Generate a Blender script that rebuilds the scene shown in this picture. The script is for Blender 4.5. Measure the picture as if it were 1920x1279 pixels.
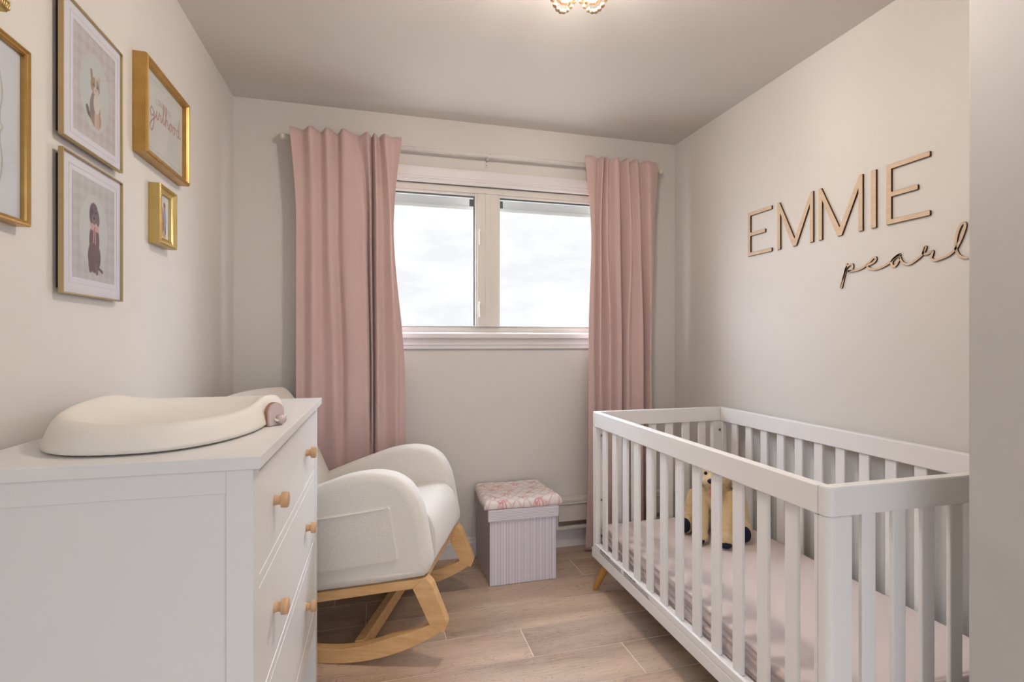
import bpy, bmesh, math, random
import numpy as np
from mathutils import Vector, Matrix, noise
sc = bpy.context.scene
for o in list(bpy.data.objects): bpy.data.objects.remove(o)
COL = sc.collection
PI = math.pi
R = math.radians

# ---------------------------------------------------------------- camera
cam_d = bpy.data.cameras.new('camera'); cam = bpy.data.objects.new('camera', cam_d); COL.objects.link(cam)
cam_d.sensor_width = 36.0; cam_d.lens = 18.0; cam_d.clip_start = 0.02
cam_d.shift_y = 0.0
cam.location = (0, 0, 1.21)
cam.rotation_euler = (R(90), 0, -math.atan(254/960))
sc.camera = cam

# ---------------------------------------------------------------- colour management
vs = sc.view_settings
vs.view_transform = 'Standard'; vs.look = 'None'; vs.gamma = 1.0; vs.use_curve_mapping = False
vs.exposure = 0.69

# ---------------------------------------------------------------- sky (bright overcast with clouds low on the horizon)
SKY_HIGH, SKY_LOW, FILL_BACK = 10.5, 0.64, 1.36
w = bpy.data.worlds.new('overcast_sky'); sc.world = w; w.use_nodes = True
nt = w.node_tree; nt.nodes.clear()
def N(t, **k):
    n = nt.nodes.new(t)
    for a, b in k.items(): setattr(n, a, b)
    return n
out = N('ShaderNodeOutputWorld'); bg = N('ShaderNodeBackground'); nt.links.new(bg.outputs[0], out.inputs[0])
tc = N('ShaderNodeTexCoord'); sep = N('ShaderNodeSeparateXYZ'); nt.links.new(tc.outputs['Generated'], sep.inputs[0])
def MR(src, a, b, c, d):
    m = N('ShaderNodeMapRange', interpolation_type='SMOOTHSTEP')
    nt.links.new(src, m.inputs[0])
    for i, v in enumerate((a, b, c, d)): m.inputs[i+1].default_value = v
    return m.outputs[0]
def MA(op, a, b):
    m = N('ShaderNodeMath', operation=op)
    for i, v in enumerate((a, b)):
        if isinstance(v, (int, float)): m.inputs[i].default_value = v
        else: nt.links.new(v, m.inputs[i])
    return m.outputs[0]
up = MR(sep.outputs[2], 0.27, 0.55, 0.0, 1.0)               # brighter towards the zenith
side = MR(sep.outputs[0], 0.55, 0.85, 0.0, 1.0)  # side glow added beyond the window view to brighten the side walls
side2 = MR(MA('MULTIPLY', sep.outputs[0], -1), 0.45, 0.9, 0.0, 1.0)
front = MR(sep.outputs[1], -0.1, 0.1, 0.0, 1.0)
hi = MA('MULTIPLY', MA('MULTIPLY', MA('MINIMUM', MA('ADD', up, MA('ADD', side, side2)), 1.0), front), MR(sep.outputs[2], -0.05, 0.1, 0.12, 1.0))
gnd = MA('ADD', MA('MULTIPLY', front, 2.0), 0.30)                  # unseen ground glow added outside the window to lift the ceiling, dim behind
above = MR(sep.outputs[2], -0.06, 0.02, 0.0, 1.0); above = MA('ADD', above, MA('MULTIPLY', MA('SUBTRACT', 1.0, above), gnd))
mp = N('ShaderNodeMapping'); mp.inputs['Scale'].default_value = (5, 5, 14); nt.links.new(tc.outputs['Generated'], mp.inputs[0])
cl = N('ShaderNodeTexNoise'); cl.inputs['Scale'].default_value = 1.3; cl.inputs['Detail'].default_value = 7; cl.inputs['Roughness'].default_value = .62
nt.links.new(mp.outputs[0], cl.inputs[0])
cr = N('ShaderNodeValToRGB'); cr.color_ramp.elements[0].position = .40; cr.color_ramp.elements[0].color = (.92, .93, .955, 1)
cr.color_ramp.elements[1].position = .58; cr.color_ramp.elements[1].color = (1.04, 1.03, 1.04, 1)
nt.links.new(cl.outputs[0], cr.inputs[0])
base = MA('ADD', MA('MULTIPLY', front, SKY_LOW), MA('MULTIPLY', MA('SUBTRACT', 1.0, front), FILL_BACK))
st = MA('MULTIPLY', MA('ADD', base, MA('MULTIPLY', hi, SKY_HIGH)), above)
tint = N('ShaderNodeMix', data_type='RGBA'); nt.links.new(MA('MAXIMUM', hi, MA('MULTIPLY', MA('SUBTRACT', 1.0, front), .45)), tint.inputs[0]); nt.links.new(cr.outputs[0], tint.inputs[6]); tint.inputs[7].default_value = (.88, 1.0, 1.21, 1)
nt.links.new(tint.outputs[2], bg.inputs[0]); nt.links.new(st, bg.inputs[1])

# ---------------------------------------------------------------- lights of the room (the light under the bead lamp is in its builder)
def area(name, loc, rot, sx, sy, power=0, color=(1, 1, 1), portal=False):
    l = bpy.data.lights.new(name, 'AREA'); l.shape = 'RECTANGLE'; l.size = sx; l.size_y = sy; l.energy = power; l.color = color
    o = bpy.data.objects.new(name, l); COL.objects.link(o); o.location = loc; o.rotation_euler = rot
    if portal: l.cycles.is_portal = True
    return o
area('window_daylight_portal', (.615, 2.97, 1.665), (R(-90), 0, 0), 1.46, .75, portal=True)
area('rear_fill_portal', (.575, -1.0, 1.05), (R(90), 0, 0), 2.25, 2.1, portal=True)  # guides world light through the added opening behind the camera

# ---------------------------------------------------------------- materials
def mat(name, col, rough=.5, spec=.5, sheen=0, metal=0, coat=0):
    m = bpy.data.materials.new(name); m.use_nodes = True
    b = m.node_tree.nodes['Principled BSDF']
    b.inputs['Base Color'].default_value = (*col, 1); b.inputs['Roughness'].default_value = rough
    b.inputs['Specular IOR Level'].default_value = spec; b.inputs['Metallic'].default_value = metal
    b.inputs['Sheen Weight'].default_value = sheen; b.inputs['Coat Weight'].default_value = coat
    return m
class G:
    """small node-graph helper for one material"""
    def __init__(s, m): s.t = m.node_tree; s.b = s.t.nodes['Principled BSDF']
    def n(s, t, **k):
        x = s.t.nodes.new(t)
        for a, b in k.items(): setattr(x, a, b)
        return x
    def l(s, a, b): s.t.links.new(a, b)
    def co(s, scale=(1, 1, 1), kind='Object', rot=(0, 0, 0)):
        c = s.n('ShaderNodeTexCoord'); m = s.n('ShaderNodeMapping'); m.inputs['Scale'].default_value = scale; m.inputs['Rotation'].default_value = rot
        s.l(c.outputs[kind], m.inputs[0]); return m.outputs[0]
    def noise(s, vec, scale, detail=3, rough=.5, dist=0):
        x = s.n('ShaderNodeTexNoise'); x.inputs['Scale'].default_value = scale; x.inputs['Detail'].default_value = detail
        x.inputs['Roughness'].default_value = rough; x.inputs['Distortion'].default_value = dist
        if vec is not None: s.l(vec, x.inputs[0])
        return x.outputs[0]
    def ramp(s, src, *stops):
        r = s.n('ShaderNodeValToRGB'); e = r.color_ramp.elements
        while len(e) < len(stops): e.new(.5)
        for i, (p, c) in enumerate(stops): e[i].position = p; e[i].color = (*c, 1)
        s.l(src, r.inputs[0]); return r.outputs[0]
    def mix(s, f, a, b, mode='MIX'):
        x = s.n('ShaderNodeMix', data_type='RGBA', blend_type=mode)
        for i, v in ((0, f), (6, a), (7, b)):
            if isinstance(v, (int, float)): x.inputs[i].default_value = v
            elif isinstance(v, tuple): x.inputs[i].default_value = (*v, 1)
            else: s.l(v, x.inputs[i])
        return x.outputs[2]
    def math(s, op, a, b=0.0):
        x = s.n('ShaderNodeMath', operation=op)
        for i, v in enumerate((a, b)):
            if isinstance(v, (int, float)): x.inputs[i].default_value = v
            else: s.l(v, x.inputs[i])
        return x.outputs[0]
    def bump(s, h, strength=.2, dist=.002):
        x = s.n('ShaderNodeBump'); x.inputs['Strength'].default_value = strength; x.inputs['Distance'].default_value = dist
        s.l(h, x.inputs['Height']); s.l(x.outputs[0], s.b.inputs['Normal'])
    def color(s, c): s.l(c, s.b.inputs['Base Color'])

def paint(name, col, rough=.55, bumpy=.05):
    m = mat(name, col, rough, .3); g = G(m); v = g.co()
    n = g.noise(v, 260, 3); g.bump(n, bumpy, .001)
    n2 = g.noise(v, 1.3, 2); c2 = tuple(x*.965 for x in col)
    g.color(g.mix(n2, col, c2)); return m
M = {}
M['wall'] = paint('wall_paint', (.70, .66, .61))
M['wall_shaded'] = paint('wall_paint_shaded', (.52, .505, .485))  # wall paint darkened and greyed: shade of the closet corner in the colour
M['ceiling'] = paint('ceiling_paint', (.70, .655, .60), .7)
M['trim'] = mat('white_trim_paint', (.74, .70, .69), .35, .4)
M['window'] = mat('window_vinyl', (.70, .655, .59), .4, .4)
M['outer'] = mat('outer_window_frame', (.78, .80, .82), .45)
M['gasket'] = mat('dark_gasket', (.09, .11, .12), .5)
M['white'] = mat('white_lacquer', (.80, .785, .765), .36, .45)
M['crib'] = mat('crib_white_paint', (.80, .775, .75), .38, .45)
M['dark'] = mat('dark_shadow_gap', (.03, .025, .02), .8)
M['steel'] = mat('steel', (.45, .44, .42), .3, .5, metal=1)
M['heater'] = mat('heater_enamel', (.66, .61, .55), .4)
M['cream'] = mat('cream_rod_paint', (.72, .70, .56), .35)
M['pad'] = mat('changing_pad_foam', (.80, .755, .675), .5, .4)
M['clip'] = mat('translucent_buckle', (.62, .50, .48), .25, .6)
M['leather'] = mat('tan_edge', (.42, .22, .14), .5)
M['letter_edge'] = mat('burnt_plywood_edge', (.085, .045, .03), .8, .1)
M['fur_dark'] = mat('navy_velour', (.022, .026, .045), .85, .1)
M['tongue'] = mat('pink_felt', (.62, .22, .20), .8, .1)
M['mat_board'] = mat('mat_board', (.72, .70, .74), .7, .2)
M['bulb'] = mat('lamp_bulb', (1, .9, .75), .5)
M['bulb'].node_tree.nodes['Principled BSDF'].inputs['Emission Color'].default_value = (1, .78, .5, 1)
M['bulb'].node_tree.nodes['Principled BSDF'].inputs['Emission Strength'].default_value = 2
M['print_ink'] = mat('label_ink', (.10, .09, .09), .7)

def wood(name, a, b, axis=(1, 12, 12), scale=6, rough=.42):
    m = mat(name, a, rough, .4); g = G(m); v = g.co(axis)
    n = g.noise(v, scale, 5, .6, .6); n2 = g.noise(v, scale*7, 2)
    g.color(g.mix(g.math('MULTIPLY', n2, .25), g.ramp(n, (.35, a), (.65, b)), tuple(x*.8 for x in b)))
    g.bump(n, .08, .001); return m
M['birch'] = wood('golden_birch', (.78, .50, .25), (.66, .38, .16), (1.2, 10, 10), 5)
M['beech'] = wood('beech_knob', (.68, .43, .25), (.56, .33, .17), (20, 4, 4), 5)
M['leg'] = wood('honey_beech_leg', (.58, .30, .085), (.46, .22, .055), (10, 10, 1.4), 6)
M['ply'] = wood('plywood_face', (.70, .53, .38), (.62, .45, .31), (3, 3, 16), 6, .7)
M['bead'] = wood('wooden_bead', (.60, .44, .31), (.52, .37, .25), (8, 8, 8), 8, .6)

def gold(name, a, b):
    m = mat(name, a, .34, .5, metal=.75); g = G(m); v = g.co()
    n = g.noise(v, 22, 4, .6); g.color(g.mix(n, a, b)); g.bump(g.noise(v, 160, 2), .12, .001); return m
M['gold'] = gold('aged_gold_leaf', (.62, .40, .13), (.42, .22, .06))
M['gold2'] = gold('pale_gold_leaf', (.62, .47, .20), (.50, .35, .12))
M['gold3'] = gold('brushed_brass', (.55, .42, .24), (.45, .32, .15))

def fabric(name, col, col2, scale=700, b=.25, rough=.9, sheen=.3):
    m = mat(name, col, rough, .15, sheen=sheen); g = G(m); v = g.co()
    n = g.noise(v, scale, 3, .6); n2 = g.noise(v, 9, 3)
    g.color(g.mix(g.math('MULTIPLY', n2, .5), col, col2)); g.bump(n, b, .002); return m
M['curtain'] = fabric('pink_curtain_cloth', (.62, .445, .41), (.575, .40, .365), 900, .12)
M['sheet'] = fabric('pink_fitted_sheet', (.69, .575, .54), (.66, .54, .505), 600, .1)
M['box_plain'] = fabric('lilac_cloth', (.42, .35, .36), (.38, .31, .33), 900, .15)
m = fabric('sherpa_cream', (.76, .715, .65), (.70, .65, .58), 190, 1.0, .95, .4); M['sherpa'] = m
m = fabric('golden_plush', (.68, .50, .28), (.56, .38, .19), 240, .8, .95, .4); M['plush'] = m
m = fabric('pale_plush', (.72, .53, .31), (.62, .42, .22), 240, .8, .95, .4); M['plush_pale'] = m

def stripes(name, axis, period, a, b):
    m = mat(name, a, .85, .1); g = G(m); c = g.n('ShaderNodeTexCoord'); s = g.n('ShaderNodeSeparateXYZ'); g.l(c.outputs['Object'], s.inputs[0])
    v = g.math('SINE', g.math('MULTIPLY', s.outputs[axis], 2*PI/period))
    g.color(g.ramp(g.math('MULTIPLY_ADD', v, .5) if False else g.math('ADD', g.math('MULTIPLY', v, .5), .5), (.35, a), (.65, b)))
    g.bump(g.noise(g.co(), 900, 2), .15, .001); return m
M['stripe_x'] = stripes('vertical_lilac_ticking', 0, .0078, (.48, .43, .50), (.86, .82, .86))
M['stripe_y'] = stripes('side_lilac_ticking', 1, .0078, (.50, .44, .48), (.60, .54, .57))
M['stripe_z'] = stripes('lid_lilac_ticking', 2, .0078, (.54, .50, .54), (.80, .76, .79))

def painted(name, rough=.6, b=0, sheen=0):
    m = mat(name, (.5, .5, .5), rough, .2, sheen=sheen); g = G(m)
    a = g.n('ShaderNodeVertexColor'); a.layer_name = 'Col'; g.color(a.outputs[0])
    if b: g.bump(g.noise(g.co(), 420, 3, .7), b, .003)
    return m
M['print'] = painted('printed_paper'); M['blanket'] = painted('plush_blanket', .95, .8, .4)

m = bpy.data.materials.new('clear_glass'); m.use_nodes = True; t = m.node_tree; t.nodes.clear()
o_ = t.nodes.new('ShaderNodeOutputMaterial'); mx = t.nodes.new('ShaderNodeMixShader'); tr = t.nodes.new('ShaderNodeBsdfTransparent'); gl = t.nodes.new('ShaderNodeBsdfGlossy')
lw_ = t.nodes.new('ShaderNodeLayerWeight'); pw_ = t.nodes.new('ShaderNodeMath'); pw_.operation = 'POWER'; pw_.inputs[1].default_value = 5; fr = t.nodes.new('ShaderNodeMath'); fr.operation = 'MULTIPLY_ADD'; fr.inputs[1].default_value = .5; fr.inputs[2].default_value = .015; t.links.new(lw_.outputs['Facing'], pw_.inputs[0]); t.links.new(pw_.outputs[0], fr.inputs[0]); gl.inputs['Roughness'].default_value = .03; tr.inputs[0].default_value = (.98, .985, .985, 1)
t.links.new(fr.outputs[0], mx.inputs[0]); t.links.new(tr.outputs[0], mx.inputs[1]); t.links.new(gl.outputs[0], mx.inputs[2]); t.links.new(mx.outputs[0], o_.inputs[0])
M['glass'] = m
m = m.copy(); m.name = 'window_glass'; M['pane'] = m
for n_ in m.node_tree.nodes:
    if n_.type == 'MATH' and n_.operation == 'MULTIPLY_ADD': n_.inputs[2].default_value = 0.0
m = mat('backlit_vinyl', (.60, .60, .58), .6); g = G(m)
tl = g.n('ShaderNodeBsdfTranslucent'); tl.inputs[0].default_value = (.9, .9, .88, 1); ms = g.n('ShaderNodeMixShader'); ms.inputs[0].default_value = .14
g.l(g.b.outputs[0], ms.inputs[1]); g.l(tl.outputs[0], ms.inputs[2]); g.l(ms.outputs[0], g.t.nodes['Material Output'].inputs[0]); M['backlit'] = m

# floor planks: per plank tone from a face attribute, grain stretched along the plank
m = mat('oak_laminate', (.4, .28, .2), .42, .4); g = G(m)
a = g.n('ShaderNodeVertexColor'); a.layer_name = 'Col'; sp = g.n('ShaderNodeSeparateColor'); g.l(a.outputs[0], sp.inputs[0])
c = g.n('ShaderNodeTexCoord'); cmb = g.n('ShaderNodeCombineXYZ'); g.l(g.math('MULTIPLY', sp.outputs[0], 37), cmb.inputs[0]); g.l(g.math('MULTIPLY', sp.outputs[1], 23), cmb.inputs[1])
va = g.n('ShaderNodeVectorMath', operation='ADD'); g.l(c.outputs['Object'], va.inputs[0]); g.l(cmb.outputs[0], va.inputs[1])
mp2 = g.n('ShaderNodeMapping'); mp2.inputs['Scale'].default_value = (1.0, 6.5, 1); g.l(va.outputs[0], mp2.inputs[0])
ns = g.noise(mp2.outputs[0], 2.0, 4, .55, .8)
rings = g.math('FRACT', g.math('MULTIPLY', ns, 21))
rl = g.ramp(rings, (0.0, (.25, .25, .25)), (.15, (1, 1, 1)), (1.0, (.93, .93, .93)))
mp3 = g.n('ShaderNodeMapping'); mp3.inputs['Scale'].default_value = (3, 90, 1); g.l(va.outputs[0], mp3.inputs[0])
fine = g.noise(mp3.outputs[0], 3.0, 4, .7)
low = g.noise(mp2.outputs[0], 1.1, 2)
col = g.ramp(g.math('ADD', g.math('MULTIPLY', low, .7), g.math('MULTIPLY', fine, .45)), (.40, (.34, .235, .17)), (.66, (.60, .45, .335)))
col = g.mix(.62, col, rl, 'MULTIPLY')
ramp2 = g.ramp(sp.outputs[2], (0, (.90, .90, .92)), (1, (1.06, 1.04, 1.02)))
g.color(g.mix(1.0, col, ramp2, 'MULTIPLY')); g.bump(fine, .06, .001)
M['floor'] = m
M['seam'] = mat('plank_bevel', (.86, .74, .62), .5)

# ---------------------------------------------------------------- mesh helpers
def new_obj(name, me, material=None, parent=None, smooth=False):
    o = bpy.data.objects.new(name, me); COL.objects.link(o)
    if material is not None:
        for mm in (material if isinstance(material, (list, tuple)) else [material]): me.materials.append(mm)
    if smooth:
        for p in me.polygons: p.use_smooth = True
    if parent is not None: o.parent = parent
    return o
def obj(name, bm, material, parent=None, smooth=False, weld=False):
    if weld: bmesh.ops.remove_doubles(bm, verts=bm.verts, dist=1e-5)
    bmesh.ops.recalc_face_normals(bm, faces=bm.faces)
    me = bpy.data.meshes.new(name); bm.to_mesh(me); bm.free()
    return new_obj(name, me, material, parent, smooth)
def box(bm, x0, x1, y0, y1, z0, z1, bev=0, seg=2, mi=0, mtx=None):
    r = bmesh.ops.create_cube(bm, size=1.0)
    vs_ = r['verts']
    for v in vs_: v.co = Vector((x0+(v.co.x+.5)*(x1-x0), y0+(v.co.y+.5)*(y1-y0), z0+(v.co.z+.5)*(z1-z0)))
    fs = set(f for v in vs_ for f in v.link_faces)
    if mi:
        for f in fs: f.material_index = mi
    if bev:
        es = list(set(e for v in vs_ for e in v.link_edges))
        rr = bmesh.ops.bevel(bm, geom=es, offset=bev, segments=seg, affect='EDGES', profile=.5)
        vs_ = list(set(v for f in rr['faces'] for v in f.verts) | set(v for v in vs_ if v.is_valid))
        if mi:
            for v in vs_:
                for f in v.link_faces: f.material_index = mi
    if mtx is not None: bmesh.ops.transform(bm, matrix=mtx, verts=vs_)
    return vs_
def boxo(name, dims, material, parent=None, bev=0, seg=2, smooth=False):
    bm = bmesh.new(); box(bm, *dims, bev, seg); return obj(name, bm, material, parent, smooth)
def prism(bm, pts, fn0, fn1, mi_side=None):
    """closed 2-D polygon pts extruded between fn0(p) and fn1(p)"""
    a = [bm.verts.new(fn0(p)) for p in pts]; b = [bm.verts.new(fn1(p)) for p in pts]
    f0 = bm.faces.new(a); f1 = bm.faces.new(b[::-1])
    n = len(pts)
    for i in range(n):
        f = bm.faces.new((a[i], b[i], b[(i+1) % n], a[(i+1) % n]))
        if mi_side is not None: f.material_index = mi_side
    return a, b, f0, f1
def tube(bm, pts, rad, seg=10, cap=True):
    n = len(pts); rings = []
    for i, p in enumerate(pts):
        p = Vector(p); d = (Vector(pts[min(i+1, n-1)])-Vector(pts[max(i-1, 0)])).normalized()
        u = d.orthogonal().normalized() if i == 0 else (u-d*u.dot(d)).normalized()
        v = d.cross(u); r = rad[i] if isinstance(rad, (list, tuple)) else rad
        rings.append([bm.verts.new(p+(u*math.cos(2*PI*k/seg)+v*math.sin(2*PI*k/seg))*r) for k in range(seg)])
    for a, b in zip(rings, rings[1:]):
        for k in range(seg): bm.faces.new((a[k], a[(k+1) % seg], b[(k+1) % seg], b[k]))
    if cap: bm.faces.new(rings[0][::-1]); bm.faces.new(rings[-1])
def ball(bm, c, r, seg=16, rings=10, rot=None):
    if not isinstance(r, (tuple, list)): r = (r, r, r)
    mt = Matrix.Translation(c) @ (rot.to_4x4() if rot else Matrix.Identity(4)) @ Matrix.Diagonal((*r, 1))
    bmesh.ops.create_uvsphere(bm, u_segments=seg, v_segments=rings, radius=1.0, matrix=mt)
def empty(name, loc=(0, 0, 0), rz=0, parent=None):
    o = bpy.data.objects.new(name, None); COL.objects.link(o); o.location = loc; o.rotation_euler = (0, 0, rz); o.empty_display_size = .1
    if parent: o.parent = parent
    return o
def tag(o, label, cat, group=None):
    o['label'] = label; o['category'] = cat
    if group: o['group'] = group
    return o
def struct(o): o['kind'] = 'structure'; return o
def catmull(pts, n=6):
    P = [Vector(p) for p in pts]; out_ = []
    for i in range(len(P)-1):
        p0 = P[max(i-1, 0)]; p1 = P[i]; p2 = P[i+1]; p3 = P[min(i+2, len(P)-1)]
        for k in range(n):
            t_ = k/n
            out_.append(.5*((2*p1)+(p2-p0)*t_+(2*p0-5*p1+4*p2-p3)*t_*t_+(3*p1-p0-3*p2+p3)*t_**3))
    out_.append(P[-1]); return out_

# ================================================================= THE ROOM
XL, XR, YB, ZC = -.696, 1.81, 2.846, 2.44
YN = -1.0          # wall behind the camera
XC, YC = 1.25, .8275   # corner of the closet that closes the view on the right
# floor
bm = bmesh.new(); lay = bm.loops.layers.float_color.new('Col')
box(bm, XL, XR+.0, YN, YB, -.05, -.0008, mi=1)
rng = random.Random(4)
row0, pitch, glen = 1.8746, .1965, 1.22
known = {0: .583, 1: .273, 2: -.044, 3: 1.034, -1: .95, -2: .1}
r = -15
while row0+r*pitch < YB:
    y0, y1 = row0+r*pitch, min(row0+(r+1)*pitch, YB)
    y0 = max(y0, YN)
    off = known.get(r, rng.uniform(0, glen)); x = off-glen*4
    while x < XR:
        a_, b_ = max(x, XL), min(x+glen, XR)
        if b_ > a_ and y1 > y0:
            g_ = .0016
            vv = [bm.verts.new(p) for p in ((a_+g_, y0+g_, 0), (b_-g_, y0+g_, 0), (b_-g_, y1-g_, 0), (a_+g_, y1-g_, 0))]
            f = bm.faces.new(vv); cc = (rng.random(), rng.random(), rng.random(), 1)
            for lp in f.loops: lp[lay] = cc
        x += glen
    r += 1
me = bpy.data.meshes.new('floor'); bm.to_mesh(me); bm.free()
struct(new_obj('floor', me, [M['floor'], M['seam']]))
struct(boxo('ceiling', (XL-.1, XR+.1, YN-.1, YB+.1, ZC, ZC+.08), M['ceiling']))
struct(boxo('wall_left', (XL-.1, XL, YN-.1, YB+.1, -.05, ZC), M['wall']))
struct(boxo('wall_right', (XR, XR+.1, YN-.1, YB+.1, -.05, ZC), M['wall']))
# closet mass: corner with a small rounded bead
bm = bmesh.new(); rr = .006
pts = [(XR+.0, YC-.26), (XC, YC-.26)] + [(XC+rr-rr*math.cos(a), YC-rr+rr*math.sin(a)) for a in [i*PI/2/5 for i in range(6)]] + [(XR+.0, YC)]
prism(bm, pts, lambda p: (p[0], p[1], -.05), lambda p: (p[0], p[1], ZC))
struct(obj('wall_closet', bm, M['wall_shaded']))
# wall with the window opening
WX0, WX1, WZ0, WZ1 = -.15, 1.38, 1.25, 2.083
bm = bmesh.new()
box(bm, XL, XR, YB, YB+.16, -.05, WZ0); box(bm, XL, XR, YB, YB+.16, WZ1, ZC)
box(bm, XL, WX0, YB, YB+.16, WZ0, WZ1); box(bm, WX1, XR, YB, YB+.16, WZ0, WZ1)
struct(obj('wall_back', bm, M['wall']))
# wall behind the camera with a wide opening added to let in fill light
DX0, DX1, DZ = -.55, 1.70, 2.1
bm = bmesh.new()
box(bm, XL, DX0, YN-.1, YN, -.05, ZC); box(bm, DX1, XR, YN-.1, YN, -.05, ZC); box(bm, DX0, DX1, YN-.1, YN, DZ, ZC)
struct(obj('wall_front', bm, M['wall']))

# baseboards (profiled)
def baseboard(name, a, b, inward):
    a, b, n = Vector(a), Vector(b), Vector(inward)
    prof = [(0, 0), (.014, 0), (.014, .078), (.010, .088), (.010, .096), (.004, .106), (0, .106)]
    bm = bmesh.new()
    prism(bm, prof, lambda p: a+n*p[0]+Vector((0, 0, p[1])), lambda p: b+n*p[0]+Vector((0, 0, p[1])))
    return struct(obj(name, bm, M['trim']))
baseboard('baseboard_back', (XL, YB, 0), (XR, YB, 0), (0, -1, 0))
baseboard('baseboard_left', (XL, YN, 0), (XL, YB-.015, 0), (1, 0, 0))
baseboard('baseboard_right', (XR, YC+.0005, 0), (XR, YB-.015, 0), (-1, 0, 0))

# window
win = struct(empty('window_1', (.6145, YB, WZ0)))
WC = Vector(win.location)
def wpart(name, boxes, material, bev=.002, parent=win, smooth=False):
    bm = bmesh.new()
    for b_ in boxes: box(bm, *b_, bev)
    o = obj(name, bm, material, parent, smooth)
    if parent is win: o.location = -WC
    return o
Y1 = YB+.045
GXL0, GXL1, GXR0, GXR1, GZ0, GZ1 = -.085, .542, .687, 1.314, 1.297, 2.036
def prof_x(name, prof, x0, x1, y, material):       # profile in (depth towards room, z) swept along X
    bm = bmesh.new(); prism(bm, prof, lambda p: (x0, y-p[0], p[1]), lambda p: (x1, y-p[0], p[1]))
    o = obj(name, bm, material, win); o.location = -WC; return o
prof_x('head_casing', [(-.01, 2.083), (.012, 2.083), (.016, 2.089), (.016, 2.100), (.020, 2.104), (.020, 2.112), (.017, 2.116), (.022, 2.150), (.022, 2.162), (.017, 2.168), (0, 2.168), (-.01, 2.168)], -.235, 1.465, YB, M['trim'])
prof_x('window_stool', [(-.05, 1.222), (-.05, 1.250), (.0, 1.258), (.03, 1.256), (.036, 1.250), (.036, 1.228), (.031, 1.222)], -.235, 1.465, YB, M['trim'])
prof_x('apron', [(0, 1.164), (.012, 1.164), (.016, 1.168), (.016, 1.184), (.020, 1.188), (.020, 1.196), (.015, 1.200), (.024, 1.222), (0, 1.222)], -.235, 1.465, YB, M['trim'])
wpart('side_casing', [(-.235, -.15, YB-.018, YB, 1.258, 2.083)], M['trim'], .004)
wpart('side_casing', [(1.38, 1.465, YB-.018, YB, 1.258, 2.083)], M['trim'], .004)
wpart('window_frame', [(WX0, GXL0, YB-.004, Y1+.06, WZ0, WZ1), (GXR1, WX1, YB-.004, Y1+.06, WZ0, WZ1),
    (GXL0, GXR1, YB+.012, Y1+.06, GZ1+.012, WZ1), (GXL0, GXR1, YB+.03, Y1+.06, WZ0, GZ0-.006)], M['window'], .003)
wpart('mullion', [(GXL1+.012, GXR0-.012, YB+.012, Y1+.058, GZ0-.006, GZ1+.012), (.598, .632, YB+.008, YB+.02, GZ0-.004, GZ1+.01)], M['window'], .003)
for k, (a_, b_) in enumerate(((GXL0, GXL1), (GXR0, GXR1))):
    sash = wpart('sash', [(a_-.012, a_, YB+.02, Y1+.04, GZ0-.006, GZ1+.012), (b_, b_+.012, YB+.02, Y1+.04, GZ0-.006, GZ1+.012),
        (a_, b_, YB+.02, Y1+.04, GZ1, GZ1+.012), (a_, b_, YB+.02, Y1+.04, GZ0-.006, GZ0)], M['window'], .002)
    bm = bmesh.new(); box(bm, a_, b_, Y1-.01, Y1+.0, GZ1-.008, GZ1); 
    if k == 0: box(bm, b_-.007, b_, Y1-.01, Y1, GZ0, GZ1-.008)
    obj('gasket', bm, M['gasket'], sash)
    bm = bmesh.new(); xq = b_-.026 if k == 0 else a_+.004
    box(bm, xq, xq+.022, Y1+.012, Y1+.02, GZ1-.052, GZ1-.012); obj('screen_clip', bm, M['gasket'], sash)
    wpart('pane', [(a_, b_, Y1+.004, Y1+.008, GZ0, GZ1)], M['pane'], 0)
    wpart('outer_frame', [(a_-.02, b_+.02, YB+.162, YB+.178, GZ1-.022, GZ1+.05), (a_-.02, b_+.02, YB+.158, YB+.17, GZ1-.048, GZ1-.024)], M['backlit'], .002)
for zc in (1.39, 1.80):
    wpart('latch', [(.562, .574, YB-.002, YB+.012, zc-.045, zc+.045), (.560, .576, YB-.006, YB+.01, zc-.012, zc+.03)], M['window'], .003)

# ================================================================= BASEBOARD HEATER
ht = tag(empty('baseboard_heater', (1.38, YB, .1)), 'long beige electric baseboard heater on the wall beside the striped box', 'heater')
hx0, hx1 = .985, 1.78
def hpart(name, boxes, material, bev=.003):
    bm = bmesh.new()
    for b_ in boxes: box(bm, *b_, bev)
    o = obj(name, bm, material, ht); o.location = -Vector(ht.location); return o
hpart('front_panel', [(hx0+.03, hx1-.03, YB-.064, YB-.058, .165, .262)], M['heater'])
hpart('top_cover', [(hx0, hx1, YB-.068, YB-.0005, .276, .294), (hx0, hx1, YB-.072, YB-.06, .264, .276)], M['heater'], .004)
hpart('bottom_lip', [(hx0, hx1, YB-.066, YB-.016, .118, .136)], M['heater'])
hpart('end_cap', [(hx0, hx0+.028, YB-.067, YB-.0005, .136, .276)], M['heater'], .004)
hpart('end_cap', [(hx1-.028, hx1, YB-.067, YB-.0005, .136, .276)], M['heater'], .004)
hpart('heating_element', [(hx0+.03, hx1-.03, YB-.045, YB-.0005, .14, .26)], M['steel'], 0)

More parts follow.
